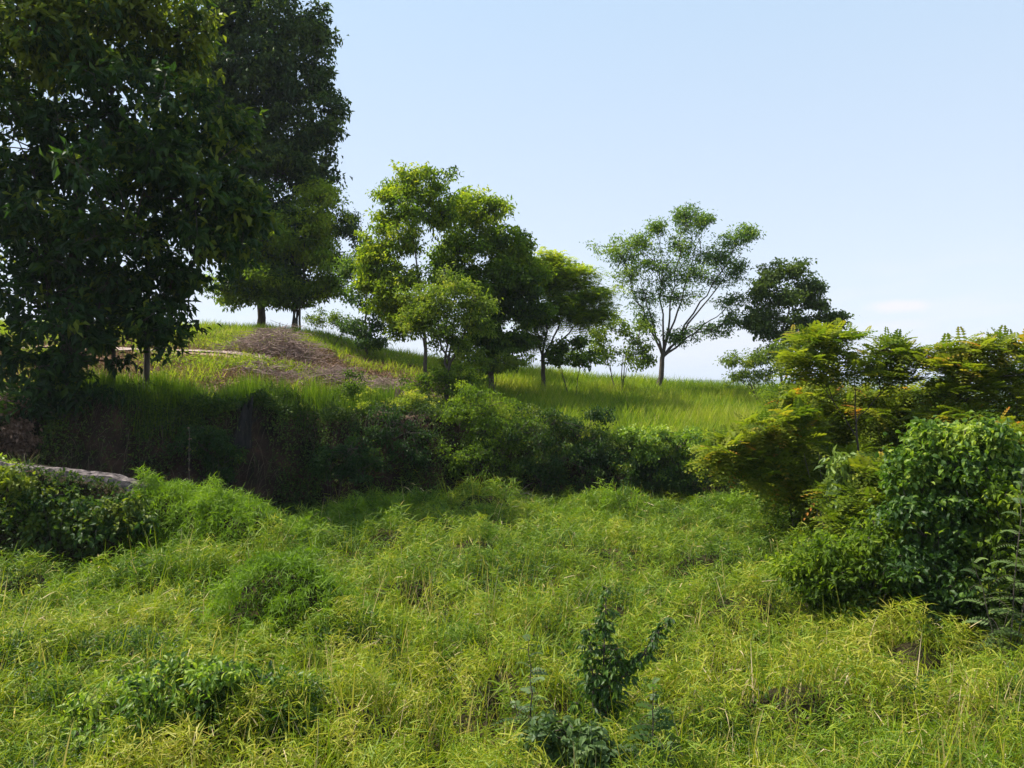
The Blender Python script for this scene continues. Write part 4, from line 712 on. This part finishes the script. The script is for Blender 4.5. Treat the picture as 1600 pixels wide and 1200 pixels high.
def hillgrass():
    g = rng(631); sp = Soup(); x, y = sample(290000, -40, 46, 31, 56, g, 7); ty = toe(x); c = fbm(x * .35, y * .35, 95); c2 = vnoise(x * 1.6, y * 1.6, 96)
    # dense on the right half, patchy on the littered left crest
    right = sstep(-4.5, -1.5, x); u = (y - ty - 2.0)
    bare = (1 - right) * np.clip(1 - np.abs(y - 39) / 4.5, 0, 1) * sstep(-28, -8, x * 0 - 20) 
    p = np.where(u < -1.0 * right * (.3 + c), 0, 1.0) * (right + (1 - right) * np.where(y > 45, .9, np.where(u < 2.2, .35, .05 + .5 * (c > .57) * (np.abs(y - 40.2) > .9))))
    k = g.random(len(x)) < p; x, y, c, c2, u, right = x[k], y[k], c[k], c2[k], u[k], right[k]; n = len(x)
    a = dist(g, n); D = np.stack([np.cos(a) * .42, np.sin(a) * .42, np.ones(n)], 1) + [.06, -.04, 0]
    h = (.32 + .6 * c + .4 * c2) * g.uniform(.5, 1.35, n) * np.where(right > .5, 1.1, np.where(y > 44, .7, .6)); tone = np.clip(.46 + .9 * (c - .5) + .4 * (c2 - .5) + g.normal(0, .16, n), 0, .88)
    tone = np.where(g.random(n) < .03, .95, tone)
    blades(sp, np.stack([x, y, H(x, y) - .03], 1), D, h, g.uniform(.02, .042, n), g.uniform(0, .4, n), tone, g, 3)
    tag(sp.build('hill_grass', M['hillgrass']), 'tall upright bright green grass covering the hill slope', 'grass', kind='stuff')
    # tall curtain of blades along the left bank edge; tree shade painted as dark tone
    sp = Soup(); n = 13000; x = g.uniform(-17, -5.2, n); y = toe(x) + g.uniform(1.5, 4.0, n); c = vnoise(x * 1.4, y * 1.4, 97); kk = g.random(n) < .15 + 1.2 * c * vnoise(x * .5, y * .5, 98) * 1.8; x, y, c = x[kk], y[kk], c[kk]; n = len(x)
    a = dist(g, n); D = np.stack([np.cos(a) * .16, np.sin(a) * .16, np.ones(n)], 1)
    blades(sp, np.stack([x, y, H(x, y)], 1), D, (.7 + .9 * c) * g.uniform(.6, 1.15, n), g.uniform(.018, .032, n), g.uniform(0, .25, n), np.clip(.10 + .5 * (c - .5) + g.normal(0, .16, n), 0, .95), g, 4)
    tag(sp.build('bank_top_grass', M['hillgrass']), 'tall green grass curtain, toned dark for tree shade, along the top of the shaded bank', 'grass', kind='stuff')
    # creeping green weeds over the left hill
    sp = Soup(); n = 42000; x = g.uniform(-30, 0, n); y = g.uniform(33, 46, n); c = fbm(x * .55, y * .55, 99); k = (c > .56) & visible(x, y, 2) & (np.abs(y - 40.2) > .9); x, y = x[k], y[k]; n = len(x)
    leaves(sp, np.stack([x, y, H(x, y) + g.random(n) ** 1.5 * .45], 1), rdir(n, g) + [0, 0, .3], g.uniform(.10, .18, n), g.uniform(.05, .09, n), np.clip(g.normal(.55, .25, n), 0, 1), g)
    tag(sp.build('hill_weeds', M['light']), 'patchy light green weeds over the littered hilltop', 'weeds', kind='stuff')
    sp = Soup(); n = 90000; x = g.uniform(-32, 0, n); y = g.uniform(31, 46, n); k = visible(x, y, 2) & (y > toe(x) + 1.5) & ((np.abs(y - 40.2) > .75) | (x > -13)); x, y = x[k], y[k]; n = len(x)
    leaves(sp, np.stack([x, y, H(x, y) + g.random(n) * .1], 1), rdir(n, g) * [1, 1, .4] + [0, 0, .1], g.uniform(.10, .22, n), g.uniform(.05, .09, n), np.clip(g.normal(.6, .25, n), 0, 1), g)
    tag(sp.build('leaf_litter', M['dry']), 'dry pinkish-brown leaf litter strewn over the hilltop', 'leaf litter', kind='stuff')
hillgrass()
def bankveg():
    g = rng(641); sp = Soup(); n = 240000; x = g.uniform(-24, 20, n); y = toe(x) + g.uniform(-.4, 3.6, n); c = fbm(x * .6, y * .6 + 0, 101); k = (g.random(n) < (c - np.where((y - toe(x) < 1.4) & (x < 0), .36, .32)) * 3.4) & visible(x, y, 2)
    x, y, c = x[k], y[k], c[k]; n = len(x); P = np.stack([x, y - g.random(n) * .35, H(x, y) + g.random(n) * .35], 1)
    bl = sstep(.35, .8, vnoise(x * 1.1, y * 1.1, 107)); ou = bl * g.random(n) ** .6; P[:, 1] -= .75 * ou; P[:, 2] += .55 * ou * vnoise(x * 2.9, y * 2.9, 108); D = rdir(n, g) + [0, -.4, -.3]; leaves(sp, P, D, g.uniform(.08, .17, n), g.uniform(.04, .08, n), np.clip(g.normal(.35, .18, n) + .16 * sstep(-6, 0, x) + .12 * bl, 0, .82), g)  # tone raised rightward and on bulges to paint lit tops
    n = 15000; x = g.uniform(-24, 20, n); u = g.uniform(.5, 3.2, n); y = toe(x) + u; c = vnoise(x * 1.1, y * .3, 103); k = (g.random(n) < sstep(.35, .75, c)) & visible(x, y, 2); x, y = x[k], y[k]; n = len(x)
    D = np.stack([g.normal(0, .45, n), -g.uniform(.3, 1.1, n), g.uniform(-.6, .5, n)], 1); blades(sp, np.stack([x, y - .1, H(x, y) + .15], 1), D, g.uniform(.4, 1.0, n), g.uniform(.010, .02, n), g.uniform(.5, 1.3, n), np.where(g.random(n) < .6, g.uniform(.82, 1, n), g.uniform(.3, .6, n)), g, 4)
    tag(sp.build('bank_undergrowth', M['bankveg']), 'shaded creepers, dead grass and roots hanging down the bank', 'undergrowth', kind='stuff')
    # low growth behind and on the ledge
    sp = Soup(); n = 9000; x = g.uniform(-24, -9.2, n); yy = 20.4 + np.interp(x, [-40, -18, -10], [-1.5, 0, .3]); y = yy + g.uniform(-1.8, -.72, n); z = H(x, y)
    leaves(sp, np.stack([x, y - .1 * g.random(n), z + .05 + .15 * g.random(n)], 1), rdir(n, g) + [0, -.5, 0], g.uniform(.08, .16, n), g.uniform(.04, .09, n), np.clip(g.normal(.4, .2, n), 0, .8), g)
    n = 700; x = g.uniform(-20, -9.5, n); yy = 20.4 + np.interp(x, [-40, -18, -10], [-1.5, 0, .3]); y = yy + g.uniform(-.3, .5, n); k = vnoise(x * 1.7, x * 0, 105) > .55; x, y = x[k], y[k]; n = len(x); a = dist(g, n)
    blades(sp, np.stack([x, y, H(x, y)], 1), np.stack([np.cos(a) * .5, np.sin(a) * .5, np.ones(n)], 1), g.uniform(.25, .75, n), .012, g.uniform(0, .6, n), g.uniform(.55, 1, n), g, 4)
    tag(sp.build('ledge_undergrowth', M['bankveg']), 'creepers and dry blades on the stone ledge and its shaded face', 'undergrowth', kind='stuff')
bankveg()

# ------------------------------------------------------------------ air between here and the far hills
def haze():
    import bmesh
    bm = bmesh.new(); bmesh.ops.create_cube(bm, size=1)
    me = bpy.data.meshes.new('haze'); bm.to_mesh(me); bm.free(); o = bpy.data.objects.new('haze', me); COL.objects.link(o)
    o.scale = (19500, 24000, 240); o.location = (0, 2000, 85)
    m, nt = nodemat('haze_air'); v = nt.nodes.new('ShaderNodeVolumePrincipled'); v.inputs['Color'].default_value = (.80, .87, 1, 1); v.inputs['Density'].default_value = HAZE
    q = nt.nodes.new('ShaderNodeOutputMaterial'); nt.links.new(v.outputs[0], q.inputs['Volume']); me.materials.append(m)
    tag(o, 'thin pale blue haze over the far hills', 'haze', kind='stuff')
haze()
